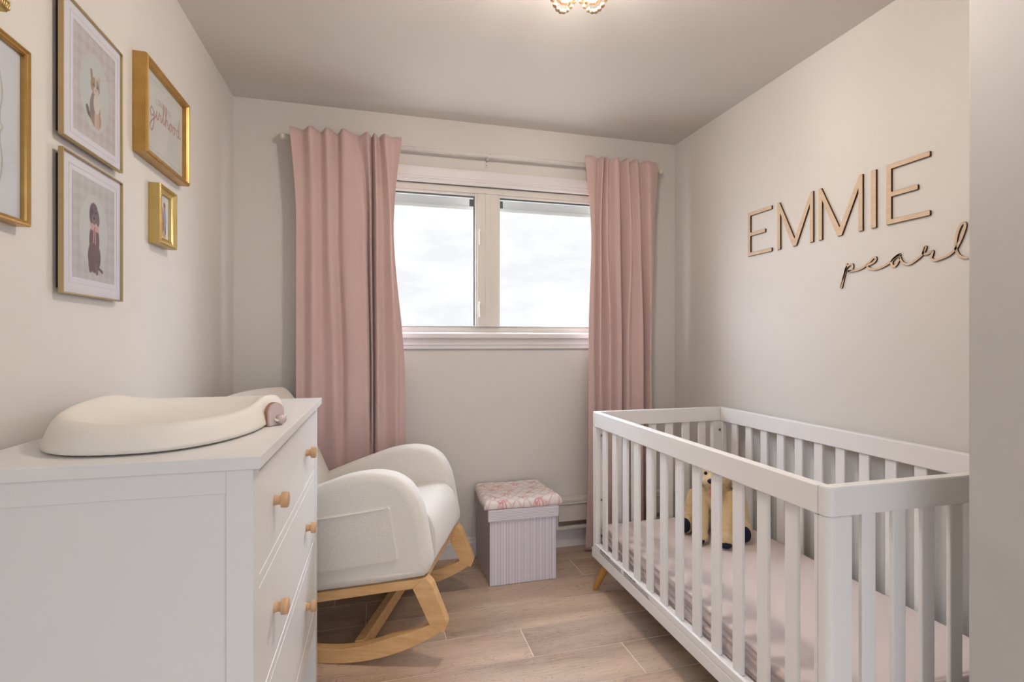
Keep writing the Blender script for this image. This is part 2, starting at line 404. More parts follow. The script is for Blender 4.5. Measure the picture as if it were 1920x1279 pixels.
# ================================================================= CURTAIN ROD AND CURTAINS
RY = 2.788
rod = tag(empty('curtain_rod', (.62, RY, 2.243)), 'cream curtain rod across the top of the window with round end knobs', 'curtain rod')
rl_ = Vector(rod.location)
bm = bmesh.new(); tube(bm, [(-.445-rl_.x, 0, 0), (1.66-rl_.x, 0, 0)], .0095, 14); obj('rod', bm, M['wall'], rod, True)
for xs, sg in ((-.445, -1), (1.66, 1)):
    bm = bmesh.new(); ball(bm, (xs-rl_.x+sg*.012, 0, 0), (.016, .017, .017)); tube(bm, [(xs-rl_.x-sg*.012, 0, 0), (xs-rl_.x+sg*.004, 0, 0)], .013, 14)
    obj('finial', bm, M['cream'], rod, True)
bm = bmesh.new(); box(bm, .596-rl_.x, .612-rl_.x, -.012, YB-RY-.001, -.014, -.008, .001); box(bm, .596-rl_.x, .612-rl_.x, YB-RY-.005, YB-RY-.0005, -.05, .012, .001); box(bm, .597-rl_.x, .611-rl_.x, -.0125, -.0095, -.012, .006, .001)
br = obj('bracket', bm, M['window'], rod)
for dx, dz in ((.009, .002), (.002, -.02), (.002, -.040)):
    bm = bmesh.new(); ball(bm, (.602-rl_.x+dx-.002, YB-RY-.006 if dz < 0 else -.0135, dz), .0035, 8, 6); obj('screw', bm, M['steel'], br, True)

def curtain(name, feats, zs, label, flare=None, base_amp=.034):
    """feats: (x at top, x at mid window, x lower, depth)  depth>0 comes towards the room"""
    nt_, nz = 260, 90
    F = np.array(feats); nF = len(F)
    arc = np.linspace(0, nF-1, nt_)
    def spl(vals, t_):
        i = min(int(t_), nF-2); f_ = t_-i
        p0, p1, p2, p3 = vals[max(i-1, 0)], vals[i], vals[i+1], vals[min(i+2, nF-1)]
        return .5*(2*p1+(p2-p0)*f_+(2*p0-5*p1+4*p2-p3)*f_*f_+(3*p1-p0-3*p2+p3)*f_**3)
    verts, faces = [], []
    zt, zm, zl = zs
    for j in range(nz+1):
        q = j/nz
        z = 2.272-(2.272-.012)*q**1.0
        if z > zm: a_ = (z-zm)/(zt-zm); a_ = min(max(a_, 0), 1); wts = (a_**1.6, 1-a_**1.6, 0)
        elif z > zl: a_ = (z-zl)/(zm-zl); a_ = a_*a_*(3-2*a_); wts = (0, a_, 1-a_)
        else: wts = (0, 0, 1)
        xs = F[:, 0]*wts[0]+F[:, 1]*wts[1]+F[:, 2]*wts[2]
        amp = base_amp*(.62+.55*min(1, q*3))
        cy = 2.730
        ds_ = F[:, 3]*wts[0]+F[:, 4]*(1-wts[0])
        for i in range(nt_):
            t_ = arc[i]; x = spl(xs, t_); d = spl(ds_, t_)
            if flare and z < .5: x += flare*(.5-z)/.5*max(0, 1-t_/2.0)**1
            y = cy-d*amp+.0025*math.sin(x*40+z*7)*q
            zz = z+(.0035*d+.0035*math.sin(i*.21) if j == 0 else (.002*d if j == 1 else 0))
            if z < .85 and x < .05:                      # pressed back where the chair stands against it
                kk = min(1, (.85-z)/.2)*min(1, (.05-x)/.1); y = y+(max(y, 2.756+.2*(y-2.74))-y)*kk
            verts.append((x, min(y, 2.776 if z > .36 else 2.766 if x > .5 else 2.776), zz))
    for j in range(nz):
        for i in range(nt_-1):
            a_ = j*nt_+i; faces.append((a_, a_+1, a_+nt_+1, a_+nt_))
    org = Vector((float(F[:, 2].mean()), 2.75, 0))
    me = bpy.data.meshes.new('curtain'); me.from_pydata(verts, [], faces); me.transform(Matrix.Translation(-org))
    root = tag(new_obj(name, me, M['curtain'], None, True), *label); root.location = org
    s = root.modifiers.new('thick', 'SOLIDIFY'); s.thickness = .0022; s.offset = 0
    return root
CL = [(-0.416, -0.386, -0.386, 0.1, 0.1), (-0.361, -0.351, -0.351, -0.8, -0.35), (-0.321, -0.306, -0.306, 1, 0.5), (-0.276, -0.271, -0.261, -0.8, -0.4), (-0.24, -0.23, -0.204, 0.9, 0.45), (-0.194, -0.191, -0.168, -0.9, -0.35), (-0.166, -0.158, -0.135, 1, 0.5), (-0.132, -0.09, -0.069, 0.5, 0.6), (-0.101, -0.058, -0.043, -1.0, 0.55), (-0.077, -0.043, -0.029, -0.5, -0.7), (-0.043, -0.029, -0.021, 0.7, 0.3), (-0.024, -0.02, -0.015, -1.2, -1.3), (-0.008, 0.0, 0.005, 0.7, 0.5), (0.013, 0.029, 0.043, -1, -0.3), (0.043, 0.067, 0.097, 1, 0.6), (0.081, 0.075, 0.119, -0.4, 0.1), (0.127, 0.086, 0.144, 0.2, 0.2)]
CR = [(1.155, 1.192, 1.175, 0.1, 0.1), (1.212, 1.215, 1.208, 0.1, 0.1), (1.245, 1.232, 1.228, -0.8, -0.5), (1.262, 1.245, 1.242, 0.9, 0.7), (1.274, 1.262, 1.272, -0.9, -0.6), (1.289, 1.285, 1.302, 0.8, 0.7), (1.313, 1.313, 1.33, -0.7, -0.4), (1.34, 1.34, 1.353, 0.6, 0.5), (1.364, 1.367, 1.374, 0.5, 0.6), (1.388, 1.394, 1.388, -1.2, -1.5), (1.419, 1.436, 1.415, 0.8, 0.6), (1.443, 1.464, 1.46, -0.8, -0.3), (1.478, 1.499, 1.513, 0.8, 0.5), (1.513, 1.53, 1.544, -1, -0.9), (1.551, 1.558, 1.558, 0.8, 0.7), (1.59, 1.59, 1.576, 0.2, 0.2), (1.633, 1.605, 1.587, -0.5, -0.4)]
curtain('curtain', CL, (2.25, 1.81, 1.0), ('wide pink cloth curtain hanging at the left of the window behind the rocking chair', 'curtain', 'pink curtains'))
curtain('curtain', CR, (2.25, 1.81, 1.21), ('narrower pink cloth curtain hanging at the right of the window behind the crib', 'curtain', 'pink curtains'), flare=-.02)

# ================================================================= DRESSER
DH = 1.006
dr = tag(empty('dresser', (-.452, 1.4765, 0), R(-.5)), 'white chest of drawers with round beech knobs against the picture wall', 'chest of drawers')
dx0, dx1, dy0, dy1 = -.222, .243, -.472, .472          # body (local): front faces +X
def dpart(name, boxes, material=M['white'], bev=.0015, parent=dr):
    bm = bmesh.new()
    for b_ in boxes: box(bm, *b_, bev)
    return obj(name, bm, material, parent)
dpart('top', [(dx0-.005, dx1+.014, dy0-.0115, dy1+.0115, DH-.023, DH)], bev=.0016)
ps = .048
for s_, (ya, yb) in ((-1, (dy0, dy0+.02)), (1, (dy1-.02, dy1))):
    ysk = (ya+.007, yb) if s_ < 0 else (ya, yb-.007)
    bm = bmesh.new()
    box(bm, dx0+.03, dx1-.03, ysk[0], ysk[1]-.0 if s_ < 0 else ysk[1], .2, DH-.06)
    obj('side_panel', bm, M['white'], dr)
    dpart('side_rail', [(dx0+.044, dx1-.044, ya, yb, DH-.0655, DH-.0232)], bev=.001)
    dpart('side_rail', [(dx0+.044, dx1-.044, ya, yb, .19, .24)], bev=.001)
for (xa, xb) in ((dx0, dx0+.044), (dx1-.044, dx1)):
    for (ya, yb) in ((dy0, dy0+ps), (dy1-ps, dy1)):
        dpart('leg', [(xa, xb, ya, yb, 0, DH-.0232)], bev=.0014)
dpart('back_panel', [(dx0+.002, dx0+.01, dy0+ps, dy1-ps, .2, DH-.0235)])
fx = dx1-.001
dpart('carcass_rail', [(fx-.022, fx, dy0+ps+.0003, dy1-ps-.0003, .966, DH-.0236)], bev=.0012)
dpart('carcass_rail', [(fx-.022, fx, dy0+ps+.0003, dy1-ps-.0003, .7455, .7685)], bev=.0012)
dpart('carcass_rail', [(fx-.022, fx, dy0+ps+.0003, dy1-ps-.0003, .5065, .5285)], bev=.0012)
dpart('carcass_rail', [(fx-.022, fx, dy0+ps+.0003, dy1-ps-.0003, .216, .2835)], bev=.0012)
for (za, zb) in ((.771, .9635), (.531, .743), (.286, .504)):
    d_ = dpart('drawer', [(fx-.018, fx-.0005, dy0+ps+.0025, dy1-ps-.0025, za, zb), (dx0+.03, fx-.0182, dy0+ps+.01, dy1-ps-.01, za+.01, za+.11)], bev=.0016)
    for ky in (-.278, .205):
        bm = bmesh.new(); kz = (za+zb)/2
        prof = [(0, .0), (.0115, 0), (.0105, .004), (.0098, .010), (.0108, .0135), (.0158, .0145), (.0168, .016), (.0170, .026), (.0160, .0285), (.0140, .0295), (0, .0295)]
        seg = 24; rings = []
        for (pr, ph) in prof:
            if pr == 0: rings.append([bm.verts.new((fx-.0005+ph, ky, kz))])
            else: rings.append([bm.verts.new((fx-.0005+ph, ky+pr*math.cos(2*PI*k/seg), kz+pr*math.sin(2*PI*k/seg))) for k in range(seg)])
        for a_, b_ in zip(rings, rings[1:]):
            for k in range(seg):
                k2 = (k+1) % seg
                if len(a_) == 1: bm.faces.new((a_[0], b_[k], b_[k2]))
                elif len(b_) == 1: bm.faces.new((a_[k], b_[0], a_[k2]))
                else: bm.faces.new((a_[k], b_[k], b_[k2], a_[k2]))
        kn = obj('knob', bm, M['beech'], d_, True)
        kn.modifiers.new('es', 'EDGE_SPLIT').split_angle = R(40)

# ================================================================= CHANGING PAD
def pad_outline(th):
    """half widths: x across (.20), y along (.38), slight waist at the middle"""
    c_, s_ = math.cos(th), math.sin(th); e = 2.45
    rx = abs(c_)**(2/e)*math.copysign(1, c_); ry = abs(s_)**(2/e)*math.copysign(1, s_)
    y = ry*.375
    x = rx*(.203-.012*math.exp(-((y)/.10)**2))
    return x, y
def rim_h(y, x):
    t_ = y/.375
    h = .050 + .014*math.exp(-((y-.0)/.16)**2) - .018*max(t_, 0)**2 + .012*max(0, -x/.2)*max(0, 1-max(t_, 0)*1.5)
    return h
NP = 96; bm = bmesh.new()
levels = [(1.0, 0.0, 0), (1.003, .006, 0), (.982, .38, 0), (.950, .74, 0), (.918, .94, 0), (.890, 1.0, 0), (.855, .98, 0), (.80, .84, 0), (.71, .58, 0), (.60, .41, 0), (.45, .34, 0), (.30, .29, 0), (.15, .27, 0)]
rings = []
for (s_, hf, _) in levels:
    ring = []
    for k in range(NP):
        x, y = pad_outline(2*PI*k/NP)
        ring.append(bm.verts.new((x*s_, y*s_, .001+rim_h(y, x)*hf if hf > .01 else .001+hf*.3)))
    rings.append(ring)
for a_, b_ in zip(rings, rings[1:]):
    for k in range(NP): bm.faces.new((a_[k], a_[(k+1) % NP], b_[(k+1) % NP], b_[k]))
cv = bm.verts.new((0, 0, .0145))
for k in range(NP): bm.faces.new((rings[-1][k], rings[-1][(k+1) % NP], cv))
bm.faces.new(rings[0][::-1])
pad = tag(empty('changing_pad', (-.447, 1.418, DH+.0002), R(-.5)), 'cream contoured changing pad lying on top of the white chest of drawers', 'changing pad')
p_ = obj('foam_body', bm, M['pad'], pad, True); ss = p_.modifiers.new('s', 'SUBSURF'); ss.levels = ss.render_levels = 1
# buckle on the flank
bk = empty('buckle', (.2125, -.073, .0005), R(-36), pad)
bm = bmesh.new(); D = [(-.024, 0), (.024, 0)] + [(.024*math.cos(a), .030+.025*math.sin(a)) for a in [i*PI/14 for i in range(15)]]
prism(bm, D, lambda p: (-.012, p[0], p[1]), lambda p: (-.003, p[0], p[1])); obj('leather_strap', bm, M['leather'], bk)
bm = bmesh.new(); prism(bm, [(x*.94, z*.97+.0008) for x, z in D], lambda p: (-.003, p[0], p[1]), lambda p: (.003, p[0], p[1])); obj('buckle_plate', bm, M['clip'], bk)
bm = bmesh.new(); tube(bm, [(.004+.012*math.sin(a)*.6, .016*math.cos(a)+.008, .017+.012*math.sin(a*2)*.4) for a in [i*PI/10 for i in range(11)]], .0028, 8); obj('buckle_loop', bm, M['pad'], bk, True)
bm = bmesh.new(); tube(bm, [(.002, .006, .014), (.017, .008, .0145)], [.0115, .0095], 18); obj('buckle_button', bm, M['clip'], bk, True)

# ================================================================= ROCKING CHAIR
FA = R(110.5)
ch = tag(empty('rocking_chair', (-.204, 2.034, 0), PI/2-FA), 'cream fleece nursery armchair on golden wooden rockers beside the chest of drawers', 'rocking chair')
# local axes: x = forward (d), y = lateral (l, away from the camera), z up
CW = .60
def sideprism(name, pts, l0, l1, material, bev=.003, seg=2, parent=ch, smooth=False, mod=None):
    bm = bmesh.new(); prism(bm, pts, lambda p: (p[0], l0, p[1]), lambda p: (p[0], l1, p[1]))
    if bev:
        bmesh.ops.recalc_face_normals(bm, faces=bm.faces)
        es = [e for e in bm.edges if len(e.link_faces) == 2 and e.calc_face_angle(0) > R(50)]
        bmesh.ops.bevel(bm, geom=es, offset=bev, segments=seg, affect='EDGES', profile=.5, clamp_overlap=True)
    return obj(name, bm, material, parent, smooth)
def rail_z(d): return .276+.172*(d-.064)
top_prof = catmull([(p[0], p[1], 0) for p in [(-.34, .515), (-.27, .558), (-.2, .589), (-.1, .63), (0, .668), (.09, .700), (.18, .716), (.25, .713), (.30, .695), (.34, .662), (.37, .61), (.388, .55), (.402, .47), (.415, .395)]], 4)
def arm_profile(): 
    p = [(v.x, v.y) for v in top_prof]; p += [(.414, .372), (.404, .350), (.390, .337)]
    p += [(.2, rail_z(.2)), (0, rail_z(0)), (-.2, rail_z(-.2)), (-.40, rail_z(-.40)), (-.43, .23), (-.44, .33), (-.41, .45)]
    return p
AP = arm_profile()
def pillow_side(name, prof, l0, l1, rnd, material, parent=ch, steps=6):
    """extruded side profile with generously rounded flanks"""
    n = len(prof); P = [Vector((a, b, 0)) for a, b in prof]
    ar = sum(P[i].x*P[(i+1) % n].y-P[(i+1) % n].x*P[i].y for i in range(n))
    sgn = 1 if ar > 0 else -1
    Nn = []
    for i in range(n):
        d = (P[(i+1) % n]-P[i-1]).normalized(); Nn.append(Vector((d.y, -d.x, 0))*sgn)
    sec = []
    for k in range(steps+1):
        a = PI/2*k/steps; sec.append((l0+rnd*(1-math.sin(a)), rnd*(1-math.cos(a))))   # from full to inset
    sec = sec[::-1]                                       # inset at l0 -> full at l0+rnd
    allsec = sec + [((l0+l1)/2, -.0015)] + [(l0+l1-a, b) for a, b in sec[::-1]]
    bm = bmesh.new(); rings = []
    for (l, ins) in allsec:
        rings.append([bm.verts.new((P[i].x-Nn[i].x*ins, l, P[i].y-Nn[i].y*ins)) for i in range(n)])
    for a_, b_ in zip(rings, rings[1:]):
        for k in range(n): bm.faces.new((a_[k], a_[(k+1) % n], b_[(k+1) % n], b_[k]))
    bm.faces.new(rings[0]); bm.faces.new(rings[-1][::-1])
    o = obj(name, bm, material, parent, True)
    return o
arms = []
for l0 in (0.0, CW-.108):
    a = pillow_side('armrest', AP, l0, l0+.108, .034, M['sherpa']); arms.append(a)
# side pocket on the near armrest
pk = [(-.25, .505), (.245, .598), (.262, .602), (.272, .594), (.300, .418), (.300, .406), (.290, .400), (-.25, .292)]
bm = bmesh.new(); prism(bm, pk, lambda p: (p[0], -.0065, p[1]), lambda p: (p[0], .004, p[1]))
bmesh.ops.recalc_face_normals(bm, faces=bm.faces)
bmesh.ops.bevel(bm, geom=[e for e in bm.edges if all(v.co.y < 0 for v in e.verts)], offset=.004, segments=3, affect='EDGES')
obj('side_pocket', bm, M['sherpa'], arms[0], False)
# pocket top hem
bm = bmesh.new(); tube(bm, [(-.25, -.006, .497), (0, -.007, .5445), (.25, -.006, .592)], .0035, 8); obj('pocket_hem', bm, M['sherpa'], arms[0], True)
seat_prof = [(v.x, v.y) for v in catmull([(p[0], p[1], 0) for p in [(.392, .340), (.414, .372), (.4185, .40), (.418, .445), (.410, .49), (.392, .528), (.362, .553), (.32, .560), (.25, .552), (.15, .532), (0, .502), (-.2, .462)]], 4)] + [(-.22, .30), (-.2, rail_z(-.2)), (.1, rail_z(.1))]
pillow_side('seat', seat_prof, .104, CW-.104, .006, M['sherpa'])
# backrest: leaning slab with rounded corners
bm = bmesh.new(); bw, bh, bt = .27, .62, .105
vs_ = box(bm, -bt, 0, -bw, bw, 0, bh)
bmesh.ops.subdivide_edges(bm, edges=bm.edges[:], cuts=9, use_grid_fill=True)
for v in bm.verts:
    u_, q = v.co.y/bw, v.co.z/bh
    t_ = (v.co.x+bt/2)/(bt/2)
    edge = max(abs(u_)**6, (max(q, 0))**10)
    v.co.x = -bt/2+t_*(bt/2)*(1-.45*edge) + .012*(1-u_*u_)*(1 if t_ > 0 else 0)*math.sin(PI*min(max(q, 0), 1))
    if q > .78:
        k_ = (q-.78)/.22; v.co.y *= 1-.16*k_**2.4
        v.co.z += .012*(1-abs(u_)**2)*k_
mt = Matrix.Translation((-.142, CW/2, .44)) @ Matrix.Rotation(R(-25.5), 4, 'Y')
bmesh.ops.transform(bm, matrix=mt, verts=bm.verts)
b_ = obj('backrest', bm, M['sherpa'], ch, True); s_ = b_.modifiers.new('s', 'SUBSURF'); s_.levels = s_.render_levels = 1
# wooden base
for l0 in (.006, CW-.046):
    l1 = l0+.04
    sideprism('side_rail', [(-.455, rail_z(-.455)-.002), (.389, .336), (.352, .297), (-.43, .297-.19*.782)], l0, l1, M['birch'], .002)
    sideprism('front_leg', [(.3525, .2975), (.3895, .3365), (.402, .340), (.425, .316), (.4815, .178), (.4815, .168), (.4695, .1415), (.4165, .1615), (.4165, .166)], l0-.001, l1+.001, M['birch'], .002)
    sideprism('rear_leg', [(-.456, .184), (-.405, .192), (-.44, .150), (-.49, .150)], l0, l1, M['birch'], .002)
    Rr = .80
    def zb(d): return .0008+Rr-math.sqrt(Rr*Rr-d*d)
    ds = [-.49+i*(.469+.49)/40 for i in range(41)]
    low_ = [(d, zb(d)) for d in ds]
    upp = [(d*.885+.001, zb(d)+.052*(1-.0*abs(d))-(.036*max(0, (d-.30)/.17) if d > .3 else 0)) for d in ds[::-1]]
    sideprism('rocker', low_+upp, l0, l1, M['birch'], .002)
# front rail under the seat and the cross stretcher
sideprism('front_rail', [(.350, .296), (.388, .334), (.398, .318), (.370, .288)], .046, CW-.046, M['birch'], .002)
sideprism('back_rail', [(-.44, .147), (-.40, .155), (-.40, .19), (-.44, .182)], .046, CW-.046, M['birch'], .002)
sideprism('cross_stretcher', [(.124, .024), (.162, .031), (.152, .075), (.114, .068)], .046, CW-.046, M['birch'], .002)

# ================================================================= STORAGE BOX AND BLANKET
bx = tag(empty('storage_box', (.712, 2.637, 0)), 'lilac and white striped fabric storage box with a lid on the floor', 'storage box')
bw_, bd_ = .3465, .348
bm = bmesh.new(); box(bm, -bw_/2, bw_/2, -bd_/2, bd_/2, .0005, .345, .003)
bm.faces.ensure_lookup_table()
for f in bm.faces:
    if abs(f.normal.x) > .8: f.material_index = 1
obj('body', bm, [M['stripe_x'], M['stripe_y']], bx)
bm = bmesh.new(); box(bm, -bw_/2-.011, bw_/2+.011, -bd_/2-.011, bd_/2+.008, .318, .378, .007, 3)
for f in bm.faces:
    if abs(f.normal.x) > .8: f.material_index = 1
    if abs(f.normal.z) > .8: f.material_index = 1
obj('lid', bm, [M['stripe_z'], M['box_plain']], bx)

# blanket: folded plush throw, trellis of pink ribbons with bows painted per vertex
nx_, ny_ = 210, 210; Wd, Dp = .396, .362
verts = []; cols = []; faces = []
wh, pk_, pkd = np.array((.86, .79, .74)), np.array((.72, .28, .29)), np.array((.76, .43, .41))
bows = [(-.075, .09, .3), (.03, .115, -.2), (-.03, .0, .1), (.10, .03, .5), (-.125, .035, .6), (-.13, -.10, -.5), (.015, -.125, .1), (.165, -.11, .7), (.06, -.055, .9), (-.06, -.06, -.3), (.13, .12, .2), (-.16, .13, 0), (.085, -.165, .5), (-.10, -.165, .2)]
def trellis(x, y):
    w1 = .012*math.sin(x*22+1)+.01*math.sin(y*31); w2 = .012*math.cos(y*25)+.008*math.sin(x*37)
    a_ = (x+y*1.0+w1)/.060; b2 = (x-y*1.0+w2)/.060
    d1 = abs(a_-round(a_))*.060/1.41; d2 = abs(b2-round(b2))*.060/1.41
    k = max(math.exp(-(d1/.0032)**2), math.exp(-(d2/.0032)**2))*.8
    c_ = wh*(1-k)+pkd*k
    for (bx_, by_, ba) in bows:
        dx, dy = x-bx_, y-by_
        if dx*dx+dy*dy > .002: continue
        u = dx*math.cos(ba)+dy*math.sin(ba); v = -dx*math.sin(ba)+dy*math.cos(ba)
        loop = abs(math.hypot((abs(u)-.014)/1.0, v*1.5)-.0095)
        tails = abs(abs(u)-.3*(-v)-.003) if -.034 < v < 0 else 1
        kk = max(math.exp(-(loop/.0036)**2), math.exp(-(tails/.0032)**2), math.exp(-((u*u+v*v)/.00003)))
        c_ = c_*(1-kk)+pk_*kk
    return c_
prof_b = []
for j in range(ny_+1):
    for i in range(nx_+1):
        u = i/nx_*2-1; v = j/ny_*2-1
        x = u*Wd/2; y = v*Dp/2
        skew = .018*u                                      # front edge wanders
        eu = max(0, abs(u)-.86)/.14; ev = max(0, abs(v)-.86)/.14
        drop = .034*(1-math.sqrt(max(0, 1-min(1, max(eu, ev))**2)))
        lump = .007*noise.noise(Vector((x*9, y*9, 1)))+.004*noise.noise(Vector((x*25, y*25, 4)))+.0012*noise.noise(Vector((x*160, y*160, 4)))
        z = .0395+lump-drop
        if u > .55 and v < -.1: z += .012*min(1, (u-.55)/.25)*min(1, (-v-.1)/.3)*(1-max(eu, ev)*.4)
        wob = .006*noise.noise(Vector((v*3, u*3, 7)))
        ox = x*(1-.07*max(0, v))+ .012*v*0+wob + (.006 if u > .6 and v < 0 else 0)
        oy = y+wob*.8-.003
        verts.append((ox, oy, max(z, .003))); cols.append((*trellis(x, y), 1))
for j in range(ny_):
    for i in range(nx_):
        a_ = j*(nx_+1)+i; faces.append((a_, a_+1, a_+nx_+2, a_+nx_+1))
# close the underside
nb = len(verts)
border = [i for i in range(nx_+1)]+[(j)*(nx_+1)+nx_ for j in range(1, ny_+1)]+[ny_*(nx_+1)+i for i in range(nx_-1, -1, -1)]+[j*(nx_+1) for j in range(ny_-1, 0, -1)]
for i in border:
    x, y, z = verts[i]; verts.append((x*.97, y*.97, .0006)); cols.append(cols[i])
nbn = len(border)
for k in range(nbn): faces.append((border[k], nb+k, nb+(k+1) % nbn, border[(k+1) % nbn]))
faces.append(tuple(nb+k for k in range(nbn))[::-1])
me = bpy.data.meshes.new('blanket'); me.from_pydata(verts, [], faces)
ca = me.color_attributes.new('Col', 'FLOAT_COLOR', 'POINT'); ca.data.foreach_set('color', np.array(cols, dtype=np.float32).ravel())
bl = tag(new_obj('blanket', me, M['blanket'], None, True), 'folded white plush blanket with pink ribbons and bows on the storage box', 'blanket')
bl.location = (.711, 2.634, .3785); bl.rotation_euler = (0, 0, R(-1.5))

# ================================================================= CRIB
CX0, CX1, CY0, CY1 = 1.025, 1.768, .972, 2.338
crib = tag(empty('crib', ((CX0+CX1)/2, (CY0+CY1)/2, 0)), 'white baby crib with slatted sides on splayed wooden legs against the right wall', 'crib')
cl_ = Vector(crib.location)
def cpart(name, boxes, material=M['crib'], bev=.003, seg=2, smooth=False, parent=None):
    bm = bmesh.new()
    for b_ in boxes: box(bm, *b_, bev, seg)
    o = obj(name, bm, material, parent or crib, smooth)
    if parent is None: o.location = -cl_
    return o
TZ0, TZ1 = .793, .864
TH = .030
cpart('base_board', [(CX0, CX0+.03, CY0+.0, CY1, .152, .1985)])
cpart('base_board', [(CX1-.03, CX1, CY0, CY1, .152, .1985)])
cpart('base_board', [(CX0+.0305, CX1-.0305, CY0, CY0+.03, .152, .1985)])
cpart('base_board', [(CX0+.0305, CX1-.0305, CY1-.03, CY1, .152, .1985)])
# end frames: rails and posts with a rounded outer corner
def rounded_bar(name, x0, x1, y0, y1, z0, z1, corners):
    """box with chosen vertical corners rounded; corners: set of (sx, sy)"""
    rr = .020; pts = []
    for (sx, sy) in ((-1, -1), (1, -1), (1, 1), (-1, 1)):
        cx_ = x0 if sx < 0 else x1; cy_ = y0 if sy < 0 else y1
        if (sx, sy) in corners:
            a0 = {(-1, -1): PI, (1, -1): 1.5*PI, (1, 1): 0, (-1, 1): PI/2}[(sx, sy)]
            for k in range(7): a = a0+k*PI/2/6; pts.append((cx_-sx*rr+rr*math.cos(a), cy_-sy*rr+rr*math.sin(a)))
        else: pts.append((cx_, cy_))
    bm = bmesh.new(); prism(bm, pts, lambda p: (p[0], p[1], z0), lambda p: (p[0], p[1], z1))
    bmesh.ops.recalc_face_normals(bm, faces=bm.faces)
    es = [e for e in bm.edges if abs(e.verts[0].co.z-e.verts[1].co.z) < 1e-6 or (e.calc_face_angle(0) > R(60))]
    bmesh.ops.bevel(bm, geom=es, offset=.0022, segments=2, affect='EDGES')
    o = obj(name, bm, M['crib'], crib); o.location = -cl_; return o
PW = .072
for sy, (ya, yb) in ((-1, (CY0, CY0+.030)), (1, (CY1-.030, CY1))):
    rounded_bar('end_rail', CX0, CX1, ya, yb, TZ0+.0008, TZ1, {(-1, sy), (1, sy)})
    rounded_bar('post', CX0, CX0+PW, ya, yb, .199, TZ0, {(-1, sy)})
    rounded_bar('post', CX1-PW, CX1, ya, yb, .199, TZ0, {(1, sy)})
    cpart('end_bottom_rail', [(CX0+PW+.0004, CX1-PW-.0004, ya, yb, .199, .227)])
    x0s = CX0+PW+.040; pit = (CX1-CX0-2*PW-.08-.042)/5
    for k in range(6):
        xa = x0s+k*pit; cpart('slat', [(xa, xa+.042, (ya+yb)/2-.006, (ya+yb)/2+.006, .2272, TZ0+.0006)], bev=.003)
for sx, (xa, xb) in ((-1, (CX0, CX0+TH)), (1, (CX1-TH, CX1))):
    cpart('top_rail', [(xa, xb, CY0+.0305, CY1-.0305, TZ0, TZ1)])
    cpart('bottom_rail', [(xa, xb, CY0+.0305, CY1-.0305, .199, .227)])
    cpart('stile', [(xa+.002, xb-.002, CY0+.0305, CY0+.043, .2272, TZ0-.0008)])
    cpart('stile', [(xa+.002, xb-.002, CY1-.043, CY1-.0305, .2272, TZ0-.0008)])
    for k in range(12):
        ya = 1.0735+k*.1019; cpart('slat', [((xa+xb)/2-.006, (xa+xb)/2+.006, ya, ya+.042, .2272, TZ0-.0002)], bev=.003)
# bolts in the posts of the far end
def bolts(plist, n):
    for (x, y, z) in plist:
        bm = bmesh.new(); tube(bm, [(x, y, z), (x+n[0]*.003, y+n[1]*.003, z)], [.0078, .0068], 14); ob = obj('bolt', bm, M['steel'], crib); ob.location = -cl_
        bm = bmesh.new(); tube(bm, [(x+n[0]*.003, y+n[1]*.003, z), (x+n[0]*.0033, y+n[1]*.0033, z)], .0026, 6); o2 = obj('bolt_socket', bm, M['dark'], ob)
bolts([(CX0+.036, CY1-.030, z) for z in (.748, .433, .258)], (0, -1))
bolts([(CX0+.054, CY1-.030, z) for z in (.490, .405)], (0, -1))
bolts([(CX1-.036, CY1-.030, z) for z in (.748, .433)], (0, -1))
# mattress spring slot seen as a dark cut in the far post
cpart('bracket_slot', [(CX0+.052, CX0+.056, CY1-.0306, CY1-.0302, .245, .30)], M['dark'], 0)
# legs
for sx, x in ((-1, CX0+.055), (1, CX1-.055)):
    for sy, y in ((-1, CY0+.075), (1, CY1-.075)):
        bm = bmesh.new(); tube(bm, [(x+sx*.052, y+sy*.045, .0), (x+sx*.051, y+sy*.044, .003), (x+sx*.02, y+sy*.018, .095), (x, y, .153)], [.0105, .0125, .0175, .0205], 20)
        o = obj('leg', bm, M['leg'], crib, True); o.location = -cl_; o.modifiers.new('e', 'EDGE_SPLIT')
# mattress support board and the printed warning lines
cpart('mattress_support', [(CX0+.034, CX1-.034, CY0+.034, CY1-.034, .188, .199)])
rng = random.Random(11); bm = bmesh.new()
for (ya, yb) in ((2.24, 2.02), (2.0, 1.79)):
    for li in range(5):
        z = .2215-li*.0044; y = ya
        while y > yb+.01:
            L_ = rng.uniform(.006, .02) if li else rng.uniform(.02, .04)
            if li or y > ya-.09:
                hh = .0011 if li else .0019
                v4 = [bm.verts.new((CX0-.0003, yy, zz)) for yy, zz in ((y, z-hh), (y-L_, z-hh), (y-L_, z+hh), (y, z+hh))]; bm.faces.new(v4)
            y -= L_+.003
o = obj('warning_label', bm, M['print_ink'], crib); o.location = -cl_; o['label'] = 'fine black print on the lower rail'

